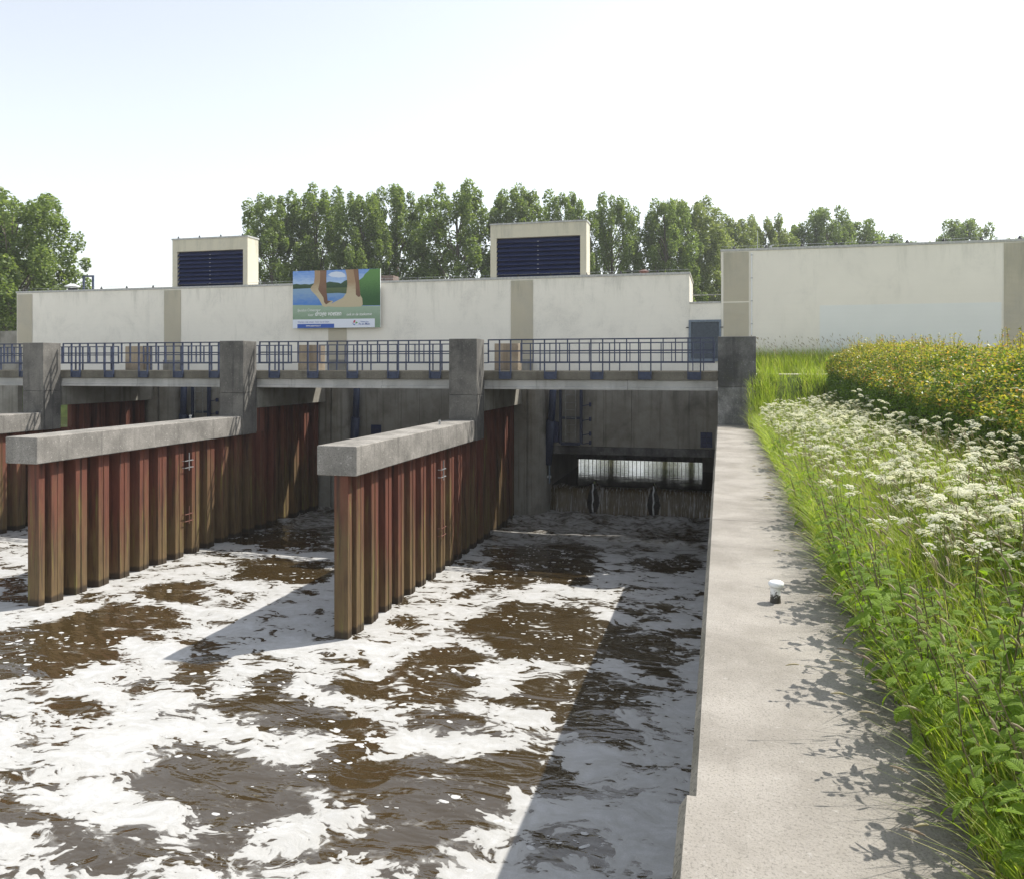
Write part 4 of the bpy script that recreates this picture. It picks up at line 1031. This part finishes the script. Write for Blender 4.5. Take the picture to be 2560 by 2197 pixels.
core.put('inner_core', simple('dark_core', (.05,.06,.02), .95, .1, .5, sc=30, bs=.8), hd)  # solid dark core, added to block the view through the leaves

# ================================================================== GRASS
def ribbons(base, h, w, az, bend, segs=4, tip=.08):
    n = len(base); t = np.linspace(0, 1, segs+1)[None,:]
    off = bend[:,None]*h[:,None]*t**2
    z = h[:,None]*(t-.35*bend[:,None]*t**2)
    cx_ = base[:,0:1]+np.cos(az)[:,None]*off; cy_ = base[:,1:2]+np.sin(az)[:,None]*off; cz = base[:,2:3]+z
    f = az+math.pi/2+rng.normal(size=n)*.6
    ww = w[:,None]*(1-(1-tip)*t**1.5)/2
    L = np.stack([cx_-np.cos(f)[:,None]*ww, cy_-np.sin(f)[:,None]*ww, cz], -1); Rr = np.stack([cx_+np.cos(f)[:,None]*ww, cy_+np.sin(f)[:,None]*ww, cz], -1)
    V = np.stack([L, Rr], 2).reshape(n, -1, 3)          # n, (segs+1)*2
    q = np.array([(2*i, 2*i+1, 2*i+3, 2*i+2) for i in range(segs)])
    F = (q[None]+(np.arange(n)*2*(segs+1))[:,None,None]).reshape(-1,4)
    tipp = np.stack([cx_[:,-1], cy_[:,-1], cz[:,-1]], -1); tan = tipp-np.stack([cx_[:,-2], cy_[:,-2], cz[:,-2]], -1)
    return V.reshape(-1,3), F, tipp, tan/np.linalg.norm(tan,axis=1)[:,None]
class Stuff:
    def __init__(s): s.V=[]; s.F=[]; s.m=[]; s.n=0
    def add(s, V, F, mi): s.V.append(V); s.F.append(F+s.n); s.m.append(np.full(len(F), mi)); s.n += len(V)
    def put(s, name, mats): return put(name, np_mesh(name, np.concatenate(s.V), np.concatenate(s.F), mats, np.concatenate(s.m)))
bankv = np.vectorize(bank)
def field(n, x0, x1, y0, y1, dens=None):
    x = rng.uniform(x0, x1, n); y = rng.uniform(y0, y1, n)
    if dens is not None:
        k_ = rng.uniform(size=n) < dens(x, y); x, y = x[k_], y[k_]
    return np.stack([x, y, bankv(x, y)-.02], -1)
def spindle(tips, tans, ln, rd, segs=4, sides=5):
    n = len(tips); up = np.where(np.abs(tans[:,2:3]) > .9, np.array([[1.,0,0]]), np.array([[0,0,1.]]))
    a = np.cross(tans, up); a /= np.linalg.norm(a,axis=1)[:,None]; b_ = np.cross(tans, a)
    V = []
    for i in range(segs+1):
        t = i/segs; r_ = rd*max(.12, math.sin(math.pi*(.08+.86*t))**.6)
        for k_ in range(sides):
            an = 2*math.pi*k_/sides
            V.append(tips+tans*(ln*(t-.05))[:,None]+(a*math.cos(an)+b_*math.sin(an))*r_[:,None]+np.stack([0*ln,0*ln,-ln*.25*t*t],-1))
    V = np.stack(V, 1); m_ = (segs+1)*sides
    q = np.array([(i*sides+k_, i*sides+(k_+1)%sides, (i+1)*sides+(k_+1)%sides, (i+1)*sides+k_) for i in range(segs) for k_ in range(sides)])
    return V.reshape(-1,3), (q[None]+(np.arange(n)*m_)[:,None,None]).reshape(-1,4)

G_ = Stuff()
def blades(B, hlo, hhi, wlo, whi, bend=(.15,.9), west=.5):
    n = len(B); az = rng.uniform(0, 2*math.pi, n)
    k_ = rng.uniform(size=n) < west; az = np.where(k_, math.pi+rng.normal(size=n)*.8, az)
    return ribbons(B, rng.uniform(hlo, hhi, n), rng.uniform(wlo, whi, n), az, rng.uniform(*bend, n))
def stalks(B, hlo, hhi, sl=(.05,.09), sr=(.004,.0065), bend=(.1,.5)):
    n = len(B); az = math.pi*.95+rng.normal(size=n)*.9
    V, F, tp, tn = ribbons(B, rng.uniform(hlo, hhi, n), np.full(n, .0035), az, rng.uniform(*bend, n), 5, .7)
    G_.add(V, F, 1)
    V, F = spindle(tp, tn, rng.uniform(*sl, n), rng.uniform(*sr, n)); G_.add(V, F, 2)
# near, middle, far meadow
for n, x0, x1, y0, y1, h0, h1, w0, w1 in ((15000,.9,3.0,1.2,6,.25,.62,.005,.011),(17000,.9,3.05,6,11,.3,.75,.005,.011),(16000,.93,3.05,11,24.2,.3,.78,.007,.014),(2500,.9,1.1,1.5,24,.12,.35,.004,.009)):
    V, F, *_ = blades(field(n, x0, x1, y0, y1), h0, h1, w0, w1); G_.add(V, F, 0)
stalks(field(420, 1.0, 3.0, 2.2, 6.5), .5, .8, (.06,.1), (.0045,.007))
stalks(field(700, 1.0, 3.0, 6, 12), .55, .88)
stalks(field(420, 1.0, 3.0, 12, 23), .5, .85)
stalks(field(120, .93, 1.15, 2.5, 14), .3, .6, bend=(.5,1.1))
go = G_.put('meadow_grass', [M['grass'], M['stalk'], M['seed']])
tag(go, 'long green meadow grass with seed heads beside the walkway', 'grass', None, 'stuff')
G_ = Stuff()
V, F, *_ = blades(field(11000, 1.0, 9, 30.1, 32.7), .35, .95, .012, .022, (.05,.6), .2); G_.add(V, F, 0)
V, F, *_ = blades(field(5000, 1.02, 4.5, 23.6, 25.9, lambda x, y: np.where((x > 1.55+.1*(y-24)) & (x < 2.3), .3, 1.0)), .2, .5, .008, .016, (.1,.8), .3); G_.add(V, F, 0)
V, F, *_ = blades(field(900, .75, 1.5, 23.3, 24.7), .25, .6, .008, .014, (.1,.8), .6); G_.add(V, F, 0)
stalks(field(260, 1.1, 8, 30.2, 32.6), .8, 1.3, (.1,.16), (.008,.014))
go = G_.put('verge_grass', [M['grass'], M['stalk'], M['seed']])
tag(go, 'tall grass at the foot of the tall white wall and round the abutment', 'grass', None, 'stuff')

# ================================================================== COW PARSLEY
def umbel_mesh(seed):
    g = np.random.default_rng(seed); V = []; F = []
    k_ = 13; st = MB()
    for i in range(k_):
        r_ = .034*math.sqrt((i+.5)/k_); a = i*2.4; c = (r_*math.cos(a), r_*math.sin(a), .03-14*r_*r_)
        st.add([(0,0,0),(.0012,0,0),(c[0],c[1],c[2]),(c[0]+.001,c[1],c[2])], [(0,1,3,2)])
        for j in range(6):
            aa = j*1.05+g.uniform(0,1); rr = .0065*(j > 0); s = g.uniform(.0032,.0048)
            cx_, cy_, cz = c[0]+rr*math.cos(aa), c[1]+rr*math.sin(aa), c[2]+g.uniform(0,.004)
            t1, t2 = g.uniform(-.4,.4,2)*s
            st.add([(cx_-s,cy_-s,cz-t1),(cx_+s,cy_-s,cz+t2),(cx_+s,cy_+s,cz+t1),(cx_-s,cy_+s,cz-t2)], [(0,1,2,3)], 1)
    me = bpy.data.meshes.new('flower_head'); me.from_pydata(st.v, [], st.f)
    me.materials.append(M['stem']); me.materials.append(M['umbel']); me.polygons.foreach_set('material_index', st.mi); me.update()
    return me
UM = [umbel_mesh(i) for i in range(3)]
def parsley_variant(seed):
    g = np.random.default_rng(seed); H = .8
    st = MB(); heads = []
    lean = g.normal(size=2)*.06
    top = (lean[0], lean[1], H*.62)
    st.tube([(0,0,-.03),(lean[0]*.4,lean[1]*.4,H*.33),top], [.005,.004,.003], 5, cap=False)
    nh = int(g.integers(9, 14))
    for i in range(nh):
        a = i*2.4+g.uniform(-.3,.3); r_ = g.uniform(.04,.23); z = H*(1-.34*g.uniform()**1.3)
        s0 = (lean[0]*.5, lean[1]*.5, H*g.uniform(.38,.6))
        e = (lean[0]+r_*math.cos(a), lean[1]+r_*math.sin(a), z)
        st.tube([s0, ((s0[0]+e[0])/2+.02*math.cos(a), (s0[1]+e[1])/2+.02*math.sin(a), s0[2]*.45+e[2]*.55), e], [.0028,.0022,.0016], 4, cap=False)
        heads.append((e, g.uniform(.85,1.5), g.normal(size=2)*.28))
    for i in range(16):    # ferny leaflets
        a = g.uniform(0,6.28); z0 = g.uniform(.1,.5)*H; L = g.uniform(.1,.22)
        for j in range(7):
            t = (j+1)/7; side = (-1)**j; px, py = L*t*math.cos(a), L*t*math.sin(a); pz = z0+L*.5*t-L*.5*t*t
            bx_, by_ = -math.sin(a)*side, math.cos(a)*side; ll = .045*(1.15-t)
            st.add([(px,py,pz),(px+bx_*ll*.5+.012*math.cos(a),py+by_*ll*.5+.012*math.sin(a),pz+.006),(px+bx_*ll+.02*math.cos(a),py+by_*ll+.02*math.sin(a),pz-.008),(px+bx_*ll*.5-.01*math.cos(a),py+by_*ll*.5-.01*math.sin(a),pz)], [(0,1,2,3)], 1)
    me = bpy.data.meshes.new('stem_and_leaves'); me.from_pydata(st.v, [], st.f)
    me.materials.append(M['stem']); me.materials.append(M['parsley_leaf']); me.polygons.foreach_set('material_index', st.mi); me.update()
    return me, heads
PV = [parsley_variant(40+i) for i in range(6)]
gp = np.random.default_rng(11)
cnt = 0; spots = []
while len(spots) < 250:
    y = 5.2+18*gp.uniform()**1.25; x = gp.uniform(1.05, 2.92)
    f = .85 if y > 10.5 else (.8 if x > 1.5 and y > 6 else .28)
    if y > 9 and x < 1.35: f = .55
    if y > 14: f = 1
    if gp.uniform() < f: spots.append((x, y))
for x, y in spots:
    me, heads = PV[int(gp.integers(0, 6))]
    r_ = link(bpy.data.objects.new('cow_parsley', me)); r_.location = (x, y, bank(x, y)-.02)
    tag(r_, 'white-flowered cow parsley plant growing in the meadow between walkway and hedge', 'wildflower', 'cow parsley plants')
    s = gp.uniform(.72, 1.12); r_.scale = (s, s, s*gp.uniform(.75,1.15)); r_.rotation_euler = (0, 0, gp.uniform(0, 6.28))
    for e, sc, tl_ in heads:
        h = put('flower_head', UM[int(gp.integers(0,3))], r_, None, e); h.scale = (sc,sc,sc); h.rotation_euler = (tl_[0], tl_[1], gp.uniform(0,6))

# ================================================================== NETTLES
def nettle_leaf(seed):
    g = np.random.default_rng(seed); n = 9; mb2 = []; f2 = []
    for i in range(n+1):
        t = i/n; hw = .30*math.sin(math.pi*min(1, t*.93+.07)**.72)*(1 if t < .99 else 0)
        z = .10*math.sin(t*2.2)-.34*t*t
        saw = .028 if i % 2 else -.012
        if i == n: hw = 0; saw = 0
        mb2 += [(t,0,z-.012),(t+saw*.6+.02,hw*.55,z+.03),(t+saw+.045*(i<n),hw+saw,z+.012+.02*math.sin(i*1.7)),(t+saw*.6+.02,-hw*.55,z+.03),(t+saw+.045*(i<n),-hw-saw,z+.012+.02*math.cos(i*1.3))]
    for i in range(n):
        a, b_ = i*5, (i+1)*5
        f2 += [(a,b_,b_+1,a+1),(a+1,b_+1,b_+2,a+2),(a,a+3,b_+3,b_),(a+3,a+4,b_+4,b_+3)]
    me = bpy.data.meshes.new('leaf'); me.from_pydata(mb2, [], f2); me.materials.append(M['nettle']); me.update()
    return me
NL = [nettle_leaf(i) for i in range(2)]
def nettle_variant(seed):
    g = np.random.default_rng(seed); H = .7; st = MB(); lv = []
    lean = g.normal(size=2)*.07
    path = [(lean[0]*t*t, lean[1]*t*t, H*t) for t in (0,.25,.5,.75,1)]
    st.tube(path, [.0045,.004,.0035,.003,.002], 5, cap=False)
    nn = 8
    for i in range(nn):
        t = .22+.76*i/(nn-1); a0 = (i%2)*math.pi/2+g.uniform(-.25,.25)
        sz = (.105 if i < nn-3 else (.085,.06,.035)[i-(nn-3)])*g.uniform(.85,1.15)
        for sd_ in (0, math.pi):
            a = a0+sd_+g.uniform(-.15,.15); c = (lean[0]*t*t, lean[1]*t*t, H*t)
            pet = sz*.25; e = (c[0]+pet*math.cos(a), c[1]+pet*math.sin(a), c[2]+pet*.35)
            st.tube([c, e], [.0016,.0012], 3, cap=False)
            lv.append((e, a, g.uniform(-.1,.45)-(.35 if i > nn-3 else 0), g.uniform(-.35,.35), sz))
    if g.uniform() < .6:
        for i in range(6):    # drooping flower strings
            t = .55+.06*i; a = g.uniform(0,6.28); c = (lean[0]*t*t, lean[1]*t*t, H*t)
            st.tube([c, (c[0]+.03*math.cos(a),c[1]+.03*math.sin(a),c[2]+.005), (c[0]+.05*math.cos(a),c[1]+.05*math.sin(a),c[2]-.03)], [.0015,.0025,.0015], 4, cap=False)
    return st.mesh('stem', [M['nstem']]), lv
NV = [nettle_variant(70+i) for i in range(6)]
gn = np.random.default_rng(23)
spots = []
for i in range(95): spots.append((gn.uniform(.9,1.22), 1.9+7.6*gn.uniform()**1.3))
for i in range(110): spots.append((gn.uniform(1.12,2.0), gn.uniform(1.6,4.2)))
for i in range(24): spots.append((gn.uniform(1.1,2.4), gn.uniform(4.8,8.0)))
for i in range(18): spots.append((gn.uniform(.95,1.2), gn.uniform(9.5,15)))
for x, y in spots:
    me, lv = NV[int(gn.integers(0,6))]
    r_ = link(bpy.data.objects.new('nettle', me)); r_.location = (x, y, bank(x,y)-.02)
    edge = x < 1.25
    s = (gn.uniform(.8,1.15) if edge else gn.uniform(.9,1.25))*(1.0 if y < 4.5 else 1)
    r_.scale = (s,s,s); az = gn.uniform(0,6.28)
    tilt = gn.uniform(.05,.4) if edge else gn.uniform(0,.15)
    r_.rotation_euler = (Matrix.Rotation(-tilt, 3, 'Y') @ Matrix.Rotation(az, 3, 'Z')).to_euler()
    tag(r_, 'green stinging nettle with toothed leaves at the edge of the walkway' if edge else 'green stinging nettle with toothed leaves standing in the meadow grass', 'nettle', 'nettles along the walkway edge' if edge else 'nettles in the meadow')
    for e, a, dr, ro, sz in lv:
        l_ = put('leaf', NL[int(gn.integers(0,2))], r_, None, e); l_.scale = (sz,sz,sz*.9); l_.rotation_euler = (ro, dr, a)

# ================================================================== HAZE (thin summer haze over everything)
hm = bpy.data.materials.new('summer_haze'); hm.use_nodes = True; nt = hm.node_tree
nt.nodes.remove(nt.nodes['Principled BSDF'])
pv = N(nt, 'VolumePrincipled', {'Color': (.96,.97,1.0,1.0), 'Density': .0006, 'Anisotropy': .35})
nt.links.new(pv.outputs[0], nt.nodes['Material Output'].inputs['Volume'])
tag(MB().box(-2700, 2700, -600, 2800, -8, 26).put('haze', hm), 'thin pale haze in the air', None, None, 'stuff')
